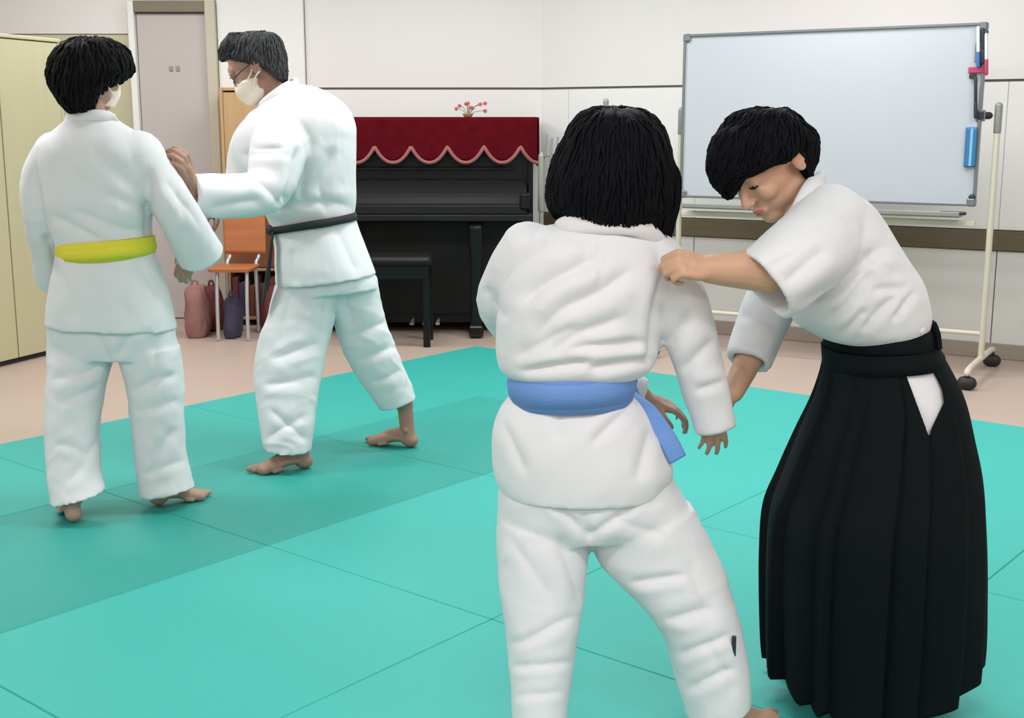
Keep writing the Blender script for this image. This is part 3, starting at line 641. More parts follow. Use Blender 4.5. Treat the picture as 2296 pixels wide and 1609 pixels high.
# ------------------------------------------------------------------ grey stands between piano and whiteboard
def tripod(t, x, Y, m):
    for k in range(3):
        a = k*2.094+0.5; q = MB(); q.tube([(x, Y, 0.2), (x+0.2*math.cos(a), Y+0.2*math.sin(a), 0.01)], 0.008, n=8); link('leg', q, M[m], t, True)
mx, mY = bx(1215, 7.5), 7.5
ms = thing('music_stand', 'grey folding music stand between the piano and the girl with bobbed hair', 'stand', (mx, mY, 0)); tripod(ms, mx, mY, 'stand_grey')
q = MB(); q.tube([(mx, mY, 0.15), (mx, mY, bz(345, mY))], 0.014, n=10); q.tube([(mx, mY, bz(470, mY)), (mx, mY, bz(350, mY))], 0.022, n=12); link('pole', q, M['stand_grey'], ms, True)
q = MB()
for (dx, z0, z1) in ((0.02, 300, 350), (0.05, 310, 360), (0.085, 308, 420), (0.105, 330, 440)): q.tube([(mx+dx, mY-0.02, bz(z1, mY)), (mx+dx+0.01, mY-0.02, bz(z0, mY))], 0.007, n=8)
q.tube([(mx, mY-0.01, bz(352, mY)), (mx+0.11, mY-0.02, bz(340, mY))], 0.008, n=8); link('desk_frame', q, M['stand_grey'], ms, True)
mx, mY = bx(1358, 7.3), 7.3
mc = thing('microphone_stand', 'grey microphone stand whose tip shows above the girl\'s black bobbed hair', 'stand', (mx, mY, 0)); tripod(mc, mx, mY, 'stand_grey')
q = MB(); q.tube([(mx, mY, 0.15), (mx, mY, bz(240, mY))], 0.009, n=10); link('pole', q, M['stand_grey'], mc, True)
q = MB(); q.tube([(mx, mY, bz(246, mY)), (mx, mY, bz(227, mY))], [0.014, 0.017], n=12); link('microphone', q, M['stand_grey'], mc, True)

# ------------------------------------------------------------------ whiteboard on a stand
PR = G(2196, 846, 0.0)                                   # foot of the right pole
def bp(x, y, d=0.0):                                     # pixel -> board frame (s, z), s=0 at the right pole
    r = ray(x, y); o = PR+NB*d; t = ((o-CAM)@NB)/(r@NB); p = CAM+r*t; return (p-PR)@DR, p[2]
def bbox(mb, s0, s1, z0, z1, d0, d1, bev=0.0): return rbox(mb, s0, s1, z0, z1, d0, d1, bev, PR)
def bP(s, d, z): return PR+DR*s+NB*d+np.array([0, 0, z])
sL, zTL = bp(1541, 78); sR, zTR = bp(2219, 52); _, zBL = bp(1541, 436); _, zBR = bp(2200, 468)
zT, zBo = (zTL+zTR)/2, (zBL+zBR)/2
print('board', sL, sR, zTL, zTR, zBL, zBR)
wbd = thing('whiteboard', 'large mobile whiteboard on a cream metal stand before the right wall', 'whiteboard', tuple(PR))
q = MB(); bbox(q, sL+0.012, sR-0.012, zBo+0.012, zT-0.012, 0.03, 0.045, 0.001); link('writing_surface', q, M['board'], wbd)
for (a, b, z0, z1) in ((sL, sR, zT-0.014, zT), (sL, sR, zBo, zBo+0.014), (sL, sL+0.014, zBo, zT), (sR-0.014, sR, zBo, zT)):
    q = MB(); bbox(q, a, b, z0, z1, 0.02, 0.056, 0.003); link('frame_rail', q, M['alu'], wbd)
for a in (sL, sR-0.04):
    for z in (zBo, zT-0.04): q = MB(); bbox(q, a-0.002, a+0.042, z-0.002, z+0.042, 0.018, 0.06, 0.008); link('corner_cap', q, M['alu'], wbd)
q = MB(); bbox(q, sL+0.05, sR-0.06, zBo-0.055, zBo-0.045, 0.03, 0.13, 0.002); bbox(q, sL+0.05, sR-0.06, zBo-0.055, zBo-0.028, 0.122, 0.13, 0.002); link('pen_tray', q, M['stand_grey'], wbd)
q = MB(); bbox(q, sL, sR, zBo-0.105, zBo-0.075, 0.0, 0.03, 0.004); link('cross_bar', q, M['stand'], wbd)
spl = bp(1527, 300)[0]
for s_, zt in ((spl, bp(1527, 250)[1]), (0.0, bp(2222, 240)[1])):
    q = MB(); q.tube([bP(s_, 0, 0.10), bP(s_, 0, zt)], 0.016, n=14, sub=1); link('pole', q, M['stand'], wbd, True)
    q = MB(); q.tube([bP(s_, 0, zt-0.12), bP(s_, 0, zt+0.005)], 0.019, n=14, sub=1); link('pole_cap', q, M['stand_grey'], wbd, True)
    q = MB(); q.tube([bP(s_, -0.36, 0.085), bP(s_, -0.28, 0.10), bP(s_, 0.28, 0.10), bP(s_, 0.36, 0.085)], 0.016, n=12, sub=3); ft = link('foot', q, M['stand'], wbd, True)
    for d_ in (-0.35, 0.35):
        q = MB(); q.tube([bP(s_-0.014, d_, 0.034), bP(s_+0.014, d_, 0.034)], 0.0335, n=20, sub=1); q.tube([bP(s_, d_, 0.05), bP(s_, d_, 0.085)], 0.012, n=10, sub=1); link('caster', q, M['rubber'], ft, True)
zc = bp(2150, 744)[1]
q = MB(); q.tube([bP(spl, 0, zc), bP(0, 0, zc)], 0.012, n=12, sub=1); link('lower_bar', q, M['stand'], wbd, True)
q = MB(); q.tube([bP(sR-0.01, 0.03, (zT+zBo)/2), bP(sR+0.03, 0.01, (zT+zBo)/2)], 0.018, n=12, sub=1); link('pivot_knob', q, M['rubber'], wbd, True)
def wbthing(name, label, cat, x, y): s_, z_ = bp(x, y, 0.05); return thing(name, label, cat, tuple(bP(s_, 0.05, z_)))
def pbox(mb, x0, y0, x1, y1, d0, d1, bev=0.003):
    a = bp(x0, (y0+y1)/2, d0); b = bp(x1, (y0+y1)/2, d0); t = bp((x0+x1)/2, y0, d0)[1]; u = bp((x0+x1)/2, y1, d0)[1]
    return bbox(mb, a[0], b[0], u, t, d0, d1, bev)
t = wbthing('board_eraser', 'blue whiteboard eraser stuck low on the right side of the whiteboard', 'eraser', 2177, 330)
link('felt_pad', pbox(MB(), 2164, 285, 2190, 374, 0.0455, 0.06), M['era_blue'], t)
link('grip', pbox(MB(), 2165, 286, 2190, 374, 0.06, 0.075, 0.006), M['era_blue'], t); link('stripe', pbox(MB(), 2174, 288, 2180, 372, 0.0752, 0.077, 0.0005), M['era_light'], t)
t = wbthing('pen_holder', 'dark magnetic pen holder at the upper right corner of the whiteboard', 'holder', 2200, 100)
link('back_plate', pbox(MB(), 2192, 68, 2214, 148, 0.0455, 0.054), M['pen_black'], t); link('cup', pbox(MB(), 2186, 96, 2212, 140, 0.054, 0.062), M['alu'], t)
t = wbthing('pen_holder', 'small grey magnetic clip in the middle of the whiteboard\'s right edge', 'holder', 2200, 240)
link('back_plate', pbox(MB(), 2188, 246, 2210, 272, 0.0455, 0.054), M['alu'], t); link('clip', pbox(MB(), 2192, 250, 2206, 268, 0.054, 0.062), M['pen_black'], t)
def pen(x, y0, y1, m, lab, tilt=0):
    t = wbthing('marker_pen', lab, 'marker', x, y1); a = bp(x+tilt, y0, 0.066); b = bp(x, y1, 0.066); mid = (a[0]*0.35+b[0]*0.65, a[1]*0.35+b[1]*0.65)
    q = MB(); q.tube([bP(a[0], 0.0715, a[1]), bP(mid[0], 0.0715, mid[1])], 0.0085, n=10, sub=1); link('barrel', q, M['pen_body'] if m != 'pen_black' else M['pen_black'], t, True)
    q = MB(); q.tube([bP(mid[0], 0.0715, mid[1]), bP(b[0], 0.0715, b[1])], 0.0095, n=10, sub=1); link('cap', q, M[m], t, True)
pen(2194, 62, 148, 'pen_blue', 'blue marker upright in the upper right pen holder of the whiteboard'); pen(2204, 66, 140, 'pen_black', 'black marker in the upper right pen holder of the whiteboard')
pen(2212, 78, 165, 'pen_red', 'red marker at the outer side of the upper right pen holder')
pen(2188, 176, 262, 'pen_black', 'black marker stuck below the red clip on the whiteboard')
t = wbthing('magnet_clip', 'red magnetic clip below the pen holder on the whiteboard', 'magnet', 2195, 160)
link('jaw', pbox(MB(), 2172, 150, 2214, 164, 0.0455, 0.06), M['pen_red'], t); link('grip', pbox(MB(), 2174, 166, 2190, 176, 0.0455, 0.06), M['pen_black'], t)
t = wbthing('round_magnet', 'small dark magnet in the lower right corner of the whiteboard', 'magnet', 2180, 442)
s_, z_ = bp(2180, 442, 0.05); q = MB(); q.tube([bP(s_, 0.046, z_), bP(s_, 0.056, z_)], 0.017, n=18, sub=1, round_=False); link('disc', q, M['pen_black'], t, True)
s_, z_ = bp(2136, 487, 0.1); t = thing('marker_pen', 'black marker lying on the pen tray near the right end of the whiteboard', 'marker', tuple(bP(s_, 0.09, zBo-0.04)))
q = MB(); q.tube([bP(s_-0.06, 0.09, zBo-0.035), bP(s_+0.02, 0.09, zBo-0.035)], 0.0088, n=10, sub=1); link('barrel', q, M['pen_black'], t, True)
q = MB(); q.tube([bP(s_+0.02, 0.09, zBo-0.035), bP(s_+0.055, 0.09, zBo-0.035)], 0.0093, n=10, sub=1); link('cap', q, M['pen_black'], t, True)

# ------------------------------------------------------------------ people
SH = np.array([0, 0, 1.0])
def core(mb, pts, r): mb.tube(pts, r, n=14, sub=3)
def limb(mb, pts, rad, hollow=None, flat=None, nrm=(0, 1, 0)): mb.tube(pts, rad, n=28, sub=4, hollow=hollow, flat=flat, nrm=nrm, round_=True)
def leg(t, b, L, Y0, ankle, r=(0.07, 0.045, 0.032), hollow=(0.045, 0.018), n=36):
    m_ = len(L); S = []
    for k, q in enumerate(L):
        S.append(E(*q[:4], Y0+(ankle[1]-0.02-Y0)*(k/(m_-1)), q[4]))
    t.loft(S, e=2.2, n=n, hollow=hollow)
    c = [a[0] for a in S]; rr = np.interp(np.linspace(0, 1, m_), [0, 0.5, 1], r)
    kp = [(p_, r_) for p_, r_ in zip(c, rr) if p_[2] > ankle[2]+0.07]
    core(b, [k_[0] for k_ in kp]+[ankle], [k_[1] for k_ in kp]+[r[2]])
def pts(*a): return [at(*q) for q in a]

# ---- child with the yellow belt, seen from behind
Yb = 4.0
p = thing('person', 'child in white martial arts uniform with yellow belt, seen from behind, short black hair', 'person', (G(270, 1140)[0], Yb, MT))
b = MB(); t = MB(); C = at(203, 168, Yb); f = (0.47, 0.87, -0.14)
P, R = head(b, C, f, 0.93, neck=at(205, 285, Yb))
core(b, pts((205, 270, Yb), (215, 340, Yb), (225, 450, Yb), (235, 560, Yb), (250, 680, Yb)), [0.05, 0.08, 0.09, 0.08, 0.085])
core(b, pts((205, 320, Yb), (120, 345, Yb), (84, 465, Yb), (118, 590, Yb+0.16)), [0.05, 0.042, 0.034, 0.026])
core(b, pts((205, 320, Yb), (330, 345, Yb), (392, 455, Yb-0.02), (432, 560, Yb+0.10)), [0.05, 0.045, 0.036, 0.024])
hand(b, at(120, 590, Yb+0.17), at(150, 640, Yb+0.28)-at(120, 590, Yb+0.16), (1, 0, 0), 0.82, 1, (0.5, 0.6, 0.4))
hand(b, at(428, 566, Yb+0.10), at(400, 640, Yb+0.13)-at(428, 566, Yb+0.10), (0.3, 1, 0.2), 0.85, -1, (0.4, 0.5, 0.4))
hl = G(170, 1174); aL = hl+unit([-0.10, 0.17, 0])*0.042+SH*0.12+np.array([0.01, 0.03, 0]); hr = G(338, 1134); aR = hr+unit([0.2, 0.10, 0])*0.042+SH*0.13
leg(t, b, [(110, 770, 262, 790, 0.10), (107, 850, 237, 852, 0.088), (104, 930, 224, 930, 0.082), (107, 1010, 222, 1010, 0.08), (111, 1070, 226, 1065, 0.08), (116, 1130, 233, 1102, 0.08)], Yb, aL)
leg(t, b, [(262, 785, 402, 775, 0.10), (284, 850, 411, 848, 0.085), (294, 930, 412, 930, 0.08), (303, 1010, 416, 1008, 0.078), (308, 1065, 424, 1058, 0.078), (314, 1110, 434, 1092, 0.08)], Yb, aR)
foot(b, hl, hl+np.array([-0.10, 0.17, 0]), aL, 0.9, side=-1)
foot(b, hr, hr+np.array([0.2, 0.10, 0]), aR, 0.9, side=1)
me = fuse(b, 0.0045, 2, 0.4); body = link('body', me, M['skin_shade'], p, True); eyes(P, R, 0.93, body)
h = MB(); h.loft([E(172, 88, 240, 88, Yb, 0.05), E(140, 102, 266, 100, Yb, 0.085), E(120, 128, 287, 126, Yb, 0.10), E(114, 160, 292, 155, Yb, 0.11), E(117, 186, 276, 172, Yb-0.005, 0.106), E(132, 212, 240, 196, Yb-0.015, 0.090), E(146, 232, 222, 218, Yb-0.028, 0.072), E(162, 250, 214, 244, Yb-0.04, 0.045)], e=2.2)
hair(p, h, M['hair_soft'], 900, 3, 0.006, 0.003, crown=at(200, 110, Yb-0.05), length=0.09, r=0.0036)
q = MB(); r3, f3, u3 = frame_(f); e0 = P(0.082, -0.02, 0.01)
q.tube([P(0.084, 0.0, 0.008), P(0.080, 0.03, -0.01), P(0.068, 0.062, -0.026)], 0.0028, n=6); q.tube([P(0.084, -0.012, -0.03), P(0.076, 0.02, -0.05), P(0.06, 0.055, -0.066)], 0.0028, n=6)
q.loft([(P(0, 0.072, -0.02), R@np.array([0.045, 0, 0]), R@np.array([0, 0.042, 0])), (P(0, 0.068, -0.055), R@np.array([0.046, 0, 0]), R@np.array([0, 0.048, 0])), (P(0, 0.062, -0.098), R@np.array([0.032, 0, 0]), R@np.array([0, 0.034, 0]))])
link('face_mask', q, M['mask'], p, True, label='white face mask with ear loops')
j = MB()
j.loft([E(158, 262, 252, 262, Yb, 0.05), E(128, 288, 282, 284, Yb, 0.075), E(92, 318, 328, 314, Yb, 0.10), E(84, 360, 350, 356, Yb, 0.115), E(94, 430, 345, 430, Yb, 0.12), E(112, 500, 340, 500, Yb, 0.115), E(128, 545, 341, 540, Yb, 0.105), E(128, 568, 344, 565, Yb, 0.105), E(119, 620, 364, 615, Yb, 0.125), E(111, 680, 380, 678, Yb, 0.138), E(106, 726, 392, 738, Yb, 0.145)], e=2.3, hollow=(0.10, 0.018))
limb(j, pts((130, 350, Yb), (92, 402, Yb), (90, 480, Yb), (110, 560, Yb+0.08), (124, 628, Yb+0.17)), [0.078, 0.060, 0.057, 0.060, 0.062], (0.07, 0.017))
limb(j, pts((310, 352, Yb), (350, 398, Yb), (390, 462, Yb-0.02), (422, 520, Yb+0.02), (450, 574, Yb+0.08)), [0.085, 0.074, 0.070, 0.074, 0.078], (0.07, 0.017))
me = fuse(j, 0.0062, 3)
wrinkle(me, 0.0022, 17, 21, (1, 1, 1), folds=[(335, 380, 330, 540, 10, 0.014), (160, 470, 330, 520, 12, 0.009), (200, 330, 330, 440, 14, 0.006), (110, 480, 230, 535, 10, 0.008), (120, 300, 210, 420, 16, 0.005), (100, 520, 130, 620, 8, 0.010),
        (300, 580, 370, 720, 14, 0.007), (140, 590, 180, 720, 14, 0.006), (380, 400, 440, 520, 12, 0.008), (400, 380, 400, 560, 14, 0.006), (230, 420, 335, 470, 9, 0.007)], fine=0.0008)
jk = link('jacket', me, M['gi'], p, True)
q = MB(); q.tube(pts((148, 272, Yb+0.04), (155, 264, Yb-0.03), (200, 258, Yb-0.062), (243, 262, Yb-0.04), (258, 280, Yb+0.02), (260, 320, Yb+0.10)), [0.012, 0.016, 0.018, 0.018, 0.017, 0.014], n=12, flat=0.45, nrm=(0, -1, 0.15)); link('collar', q, M['gi_trim'], jk, True)
t.loft([E(130, 620, 350, 620, Yb, 0.10), E(118, 690, 378, 690, Yb, 0.118), E(112, 740, 388, 745, Yb, 0.122), E(109, 800, 400, 798, Yb, 0.105)], e=2.5)
me = fuse(t, 0.006, 3)
wrinkle(me, 0.0020, 20, 31, (1, 1, 1.5), folds=[(115, 850, 240, 820, 9, 0.0086), (130, 900, 225, 860, 9, 0.0065), (265, 800, 300, 740, 9, 0.0072), (215, 740, 260, 850, 9, 0.0072), (290, 880, 400, 840, 9, 0.0065), (300, 930, 405, 900, 10, 0.0050),
        (150, 1090, 220, 960, 9, 0.0058), (320, 1070, 400, 960, 10, 0.0058), (350, 740, 330, 880, 12, 0.0065), (120, 990, 200, 1010, 9, 0.0043), (310, 1060, 420, 1030, 8, 0.0043)], fine=0.0008)
link('trousers', me, M['trouser'], p, True)
bl = band(p, 'belt', [E(130, 543, 345, 528, Yb, 0.118), E(128, 556, 346, 548, Yb, 0.125), E(129, 572, 345, 562, Yb, 0.124), E(133, 586, 341, 574, Yb, 0.117)], M['yellow'])
bl2 = band(bl, 'belt_layer', [E(131, 552, 346, 541, Yb, 0.122), E(129, 562, 349, 553, Yb, 0.130), E(133, 582, 344, 569, Yb, 0.124)], M['yellow'], seed=4)
link('knot', (lambda m_: (m_.ell(at(250, 560, Yb+0.135), (0.03, 0.02, 0.022)), m_.tube(pts((248, 560, Yb+0.14), (225, 620, Yb+0.165), (215, 700, Yb+0.17)), 0.018, flat=0.3, n=10), m_)[-1])(MB()), M['yellow'], bl, True)

# ---- grey-haired man, profile to the left
Ym = 4.6
p = thing('person', 'grey-haired man in white uniform with black belt and face mask, gripping the child', 'person', (G(740, 1040)[0], Ym, MT))
b = MB(); t = MB(); C = at(573, 150, Ym); f = (-0.80, 0.02, -0.56)
P, R = head(b, C, f, 1.0, neck=at(628, 250, Ym))
core(b, pts((628, 240, Ym), (660, 320, Ym), (685, 420, Ym), (705, 520, Ym), (725, 620, Ym)), [0.055, 0.11, 0.11, 0.10, 0.10])
core(b, pts((650, 290, Ym), (625, 310, Ym-0.16), (598, 435, Ym-0.32), (505, 434, Ym-0.42), (428, 410, Ym-0.53)), [0.06, 0.05, 0.04, 0.038, 0.027])
core(b, pts((650, 290, Ym), (600, 300, Ym+0.15), (540, 420, Ym+0.16), (470, 470, Ym+0.05)), [0.06, 0.05, 0.04, 0.028])
hw = at(427, 405, Ym-0.54); hand(b, hw, at(398, 335, Ym-0.62)-hw, (-0.75, 0.55, -0.35), 0.98, -1, (0.85, 1.2, 0.8), 0.45, 0.8)
hw = at(470, 470, Ym+0.05); hand(b, hw, at(440, 500, Ym-0.06)-hw, (0, 0, -1), 0.95, 1, (0.5, 0.7, 0.5))
aF = G(700, 1047); aF = aF+unit(G(540, 1068)-aF)*0.05+SH*0.15; aB = G(936, 1003); aB = aB+unit(G(810, 994)-aB)*0.05+SH*0.17
leg(t, b, [(621, 630, 768, 650, 0.11), (602, 700, 752, 705, 0.10), (579, 765, 737, 770, 0.095), (571, 820, 724, 830, 0.09), (574, 880, 712, 885, 0.085), (581, 940, 704, 945, 0.082), (593, 1006, 697, 1012, 0.08)], Ym-0.03, aF, (0.08, 0.05, 0.034))
leg(t, b, [(722, 625, 844, 620, 0.11), (742, 700, 858, 690, 0.10), (764, 775, 876, 750, 0.09), (792, 830, 897, 802, 0.085), (825, 878, 916, 850, 0.08), (853, 918, 932, 894, 0.078)], Ym+0.02, aB, (0.08, 0.048, 0.034))
foot(b, G(700, 1047), G(540, 1068), aF, 1.02, side=-1); foot(b, G(936, 1003), G(810, 994), aB, 1.0, side=-1)
me = fuse(b, 0.0045, 2, 0.4); body = link('body', me, M['skin_tan'], p, True); eyes(P, R, 1.0, body)
h = MB(); u_ = frame_(f)[2]
h.loft([E(552, 74, 604, 73, Ym, 0.045), E(530, 84, 622, 84, Ym, 0.07), E(514, 100, 634, 104, Ym, 0.083), E(505, 118, 640, 128, Ym, 0.088), E(512, 130, 641, 150, Ym, 0.088), E(566, 140, 641, 166, Ym, 0.084), E(612, 158, 641, 186, Ym, 0.066)], e=2.1)
h.tube(pts((530, 105, Ym), (508, 118, Ym), (500, 128, Ym-0.01)), [0.05, 0.03, 0.012], flat=1.5)
h.tube(pts((578, 138, Ym-0.076), (578, 152, Ym-0.074), (577, 164, Ym-0.068)), [0.016, 0.010, 0.004], flat=0.5)
hair(p, h, M['hair_grey'], 900, 8, 0.0055, 0.0022, crown=at(595, 85, Ym), length=0.05, r=0.0024, flip=0.1)
q = MB()
q.loft([(P(0, 0.060, -0.008), R@np.array([0.030, 0, 0]), R@np.array([0, 0.040, 0])), (P(0, 0.050, -0.028), R@np.array([0.062, 0, 0]), R@np.array([0, 0.064, 0])), (P(0, 0.046, -0.060), R@np.array([0.064, 0, 0]), R@np.array([0, 0.072, 0])), (P(0, 0.044, -0.095), R@np.array([0.050, 0, 0]), R@np.array([0, 0.060, 0])), (P(0, 0.03, -0.116), R@np.array([0.028, 0, 0]), R@np.array([0, 0.036, 0]))])
for zz in (-0.03, -0.07): q.tube([P(-0.060, 0.045, zz), P(-0.078, 0.010, zz*0.6), P(-0.085, -0.014, 0.012 if zz > -0.05 else -0.035)], 0.0025, n=6)
link('face_mask', q, M['mask'], p, True, label='cream face mask over nose and chin')
g_ = MB()
for sgn in (-1, 1):
    g_.tube([P(sgn*0.062, 0.078, 0.002), P(sgn*0.080, 0.04, 0.004), P(sgn*0.084, -0.01, 0.006)], 0.0022, n=6)
    th_ = np.linspace(0, 2*math.pi, 17); g_.tube([P(sgn*0.034+0.024*math.cos(a), 0.096-0.02*abs(math.cos(a))*0.6, -0.002+0.018*math.sin(a)) for a in th_], 0.0018, n=6, sub=1)
g_.tube([P(-0.011, 0.098, 0.002), P(0.011, 0.098, 0.002)], 0.002, n=6); link('glasses', g_, M['pen_black'], p, True)
j = MB()
j.loft([E(592, 232, 656, 186, Ym, 0.055), E(562, 258, 712, 196, Ym, 0.12), E(535, 288, 770, 232, Ym, 0.18), E(524, 320, 794, 275, Ym, 0.20), E(530, 360, 797, 340, Ym, 0.195), E(555, 410, 797, 400, Ym, 0.18), E(585, 455, 797, 445, Ym, 0.165), E(606, 500, 793, 476, Ym, 0.145), E(611, 520, 796, 492, Ym, 0.145), E(618, 555, 817, 545, Ym, 0.165), E(619, 600, 833, 588, Ym, 0.18), E(622, 640, 843, 614, Ym, 0.185)], e=2.2, hollow=(0.10, 0.018))
limb(j, pts((655, 300, Ym-0.06), (625, 345, Ym-0.20), (602, 420, Ym-0.28), (540, 439, Ym-0.37), (424, 437, Ym-0.51)), [0.12, 0.10, 0.085, 0.076, 0.070], (0.08, 0.017))
limb(j, pts((600, 290, Ym+0.08), (560, 340, Ym+0.16), (540, 420, Ym+0.16), (480, 462, Ym+0.08)), [0.09, 0.08, 0.07, 0.06], (0.07, 0.017))
me = fuse(j, 0.0062, 3)
wrinkle(me, 0.0026, 16, 41, (1, 1, 1), folds=[(665, 330, 640, 470, 12, 0.022), (690, 300, 690, 470, 14, 0.014), (745, 330, 720, 480, 14, 0.011), (560, 330, 640, 335, 8, 0.008), (540, 345, 650, 350, 9, 0.007), (620, 440, 790, 470, 12, 0.009),
        (470, 475, 590, 455, 10, 0.012), (560, 400, 640, 470, 10, 0.010), (600, 260, 700, 300, 14, 0.006), (640, 560, 660, 640, 10, 0.006), (740, 510, 800, 620, 14, 0.008), (450, 410, 560, 420, 9, 0.006)], fine=0.0008)
jk = link('jacket', me, M['gi'], p, True)
q = MB(); q.tube(pts((585, 262, Ym+0.04), (592, 240, Ym-0.05), (632, 208, Ym-0.075), (660, 190, Ym-0.02), (655, 190, Ym+0.05)), [0.02, 0.025, 0.026, 0.025, 0.022], n=12, flat=0.5, nrm=(0, -1, 0)); link('collar', q, M['gi_trim'], jk, True)
t.loft([E(628, 590, 828, 590, Ym, 0.135), E(622, 630, 840, 620, Ym, 0.15), E(618, 660, 846, 645, Ym, 0.15)], e=2.4)
me = fuse(t, 0.006, 3)
wrinkle(me, 0.0022, 20, 51, (1, 1, 1.6), folds=[(600, 800, 720, 770, 10, 0.0072), (585, 860, 715, 850, 10, 0.0065), (590, 990, 690, 930, 8, 0.0065), (600, 920, 690, 990, 8, 0.0058), (780, 760, 870, 720, 9, 0.0072), (800, 810, 890, 775, 9, 0.0072), (830, 860, 905, 830, 8, 0.0058),
        (745, 640, 720, 760, 10, 0.0072), (770, 650, 790, 740, 12, 0.0086), (660, 650, 620, 780, 14, 0.0058)], fine=0.0008)
link('trousers', me, M['trouser'], p, True)
bl = band(p, 'belt', [E(611, 506, 797, 475, Ym, 0.166), E(610, 513, 799, 482, Ym, 0.171), E(611, 523, 800, 492, Ym, 0.166)], M['blackbelt'])
q = MB(); q.ell(at(612, 516, Ym-0.05), (0.026, 0.035, 0.022)); link('knot', q, M['blackbelt'], bl, True)
for a, c, dy in (((612, 520), [(602, 590), (590, 680)], -0.10), ((612, 520), [(606, 580), (600, 650)], 0.04)):
    q = strip([at(a[0], a[1], Ym+dy)]+[at(x, y, Ym+dy-0.02) for x, y in c], 0.017, 0.3, (-1, -0.3, 0)); link('belt_tail', q, M['blackbelt'], bl, True)

# ---- girl with the blue belt, seen from behind
Yg = 2.42
p = thing('person', 'girl with black bobbed hair in white uniform with light blue belt, seen from behind', 'person', (G(1330, 1650)[0], Yg, MT))
b = MB(); t = MB(); C = at(1368, 375, Yg+0.02); f = (0.22, 0.93, -0.28)
P, R = head(b, C, f, 0.93, neck=at(1345, 560, Yg))
core(b, pts((1345, 530, Yg), (1320, 600, Yg), (1300, 720, Yg), (1285, 860, Yg), (1300, 1000, Yg), (1320, 1090, Yg)), [0.045, 0.08, 0.085, 0.075, 0.085, 0.09])
core(b, pts((1320, 580, Yg), (1185, 590, Yg), (1130, 690, Yg+0.10), (1300, 830, Yg+0.24), (1440, 885, Yg+0.26)), [0.045, 0.036, 0.030, 0.026, 0.021])
core(b, pts((1320, 580, Yg), (1480, 625, Yg), (1550, 780, Yg-0.02), (1596, 905, Yg)), [0.045, 0.036, 0.030, 0.021])
hw = at(1455, 892, Yg+0.26); hand(b, hw, at(1545, 930, Yg+0.27)-hw, (0, 0.2, -1), 0.70, -1, (0.35, 0.5, 0.4), 0.9)
hw = at(1594, 905, Yg); hand(b, hw, at(1602, 1000, Yg+0.02)-hw, (-0.3, 1, 0), 0.70, 1, (0.15, 0.25, 0.2), 0.6, 0.2, spread=0.14)
hl = G(1215, 1745); aL = hl+unit([-0.03, 0.2, 0])*0.04+np.array([0.0, 0.03, 0.10]); hr = G(1602, 1672); aR = hr+unit([0.19, 0.12, 0])*0.04+SH*0.11
leg(t, b, [(1114, 1150, 1325, 1190, 0.11), (1114, 1235, 1318, 1245, 0.102), (1120, 1320, 1312, 1325, 0.095), (1130, 1400, 1300, 1400, 0.088), (1138, 1480, 1286, 1480, 0.082), (1144, 1550, 1276, 1550, 0.078), (1150, 1620, 1270, 1620, 0.075), (1152, 1670, 1272, 1668, 0.075)], Yg, aL, n=40, r=(0.07, 0.045, 0.03))
leg(t, b, [(1318, 1195, 1552, 1130, 0.112), (1345, 1262, 1592, 1210, 0.104), (1400, 1318, 1626, 1285, 0.098), (1462, 1385, 1650, 1365, 0.092), (1496, 1450, 1668, 1440, 0.086), (1518, 1530, 1680, 1510, 0.08), (1542, 1606, 1684, 1574, 0.076)], Yg, aR, n=40, r=(0.07, 0.045, 0.03))
foot(b, hl, hl+np.array([-0.03, 0.2, 0]), aL, 0.86, side=-1)
foot(b, hr, hr+np.array([0.19, 0.12, 0]), aR, 0.86, side=1)
me = fuse(b, 0.0042, 2, 0.4); body = link('body', me, M['skin_shade'], p, True); eyes(P, R, 0.93, body)
h = MB()
h.loft([E(1335, 243, 1425, 243, Yg+0.01, 0.04), E(1298, 260, 1462, 262, Yg+0.01, 0.075), E(1274, 296, 1490, 300, Yg, 0.095), E(1264, 340, 1500, 345, Yg, 0.103), E(1244, 385, 1507, 390, Yg, 0.105), E(1233, 430, 1505, 432, Yg, 0.103), E(1240, 465, 1500, 470, Yg, 0.098), E(1285, 485, 1470, 490, Yg-0.01, 0.082), E(1318, 500, 1425, 505, Yg-0.03, 0.055)], e=2.25, n=48)
h.tube(pts((1488, 400, Yg), (1490, 460, Yg), (1494, 530, Yg+0.01)), [0.03, 0.024, 0.006], flat=1.6, n=14)
h.tube(pts((1465, 420, Yg), (1476, 480, Yg+0.01), (1486, 522, Yg+0.02)), [0.03, 0.026, 0.006], flat=1.6, n=14)
h.tube(pts((1285, 345, Yg), (1262, 400, Yg), (1249, 448, Yg+0.01), (1252, 483, Yg+0.02)), [0.03, 0.027, 0.020, 0.006], flat=1.6, n=14)
ex = MB(); r_ = np.random.default_rng(9)
for k in range(90):                                  # ragged lower tips
    x = r_.uniform(1245, 1500); y0 = 455+12*math.sin(x*0.05); yb = 492+22*math.exp(-((x-1375)/55)**2)+(34 if x > 1465 else 0)-(10 if x < 1275 else 0)+r_.uniform(-8, 8)
    dy = -0.088*math.sqrt(max(0.03, 1-((x-1372)/140)**2)); ex.tube(pts((x, y0-30, Yg+dy), (x+r_.uniform(-3, 3), (y0+yb)/2, Yg+dy*0.97), (x+r_.uniform(-8, 8)+(1375-x)*0.05, yb, Yg+dy*0.8)), [0.0045, 0.0045, 0.0006], n=6, flat=0.5, sub=2)
hair(p, h, M['hair_black'], 1300, 13, 0.005, 0.0008, crown=at(1385, 262, Yg-0.03), length=0.11, r=0.0024, extra=ex, flip=0.0)
j = MB()
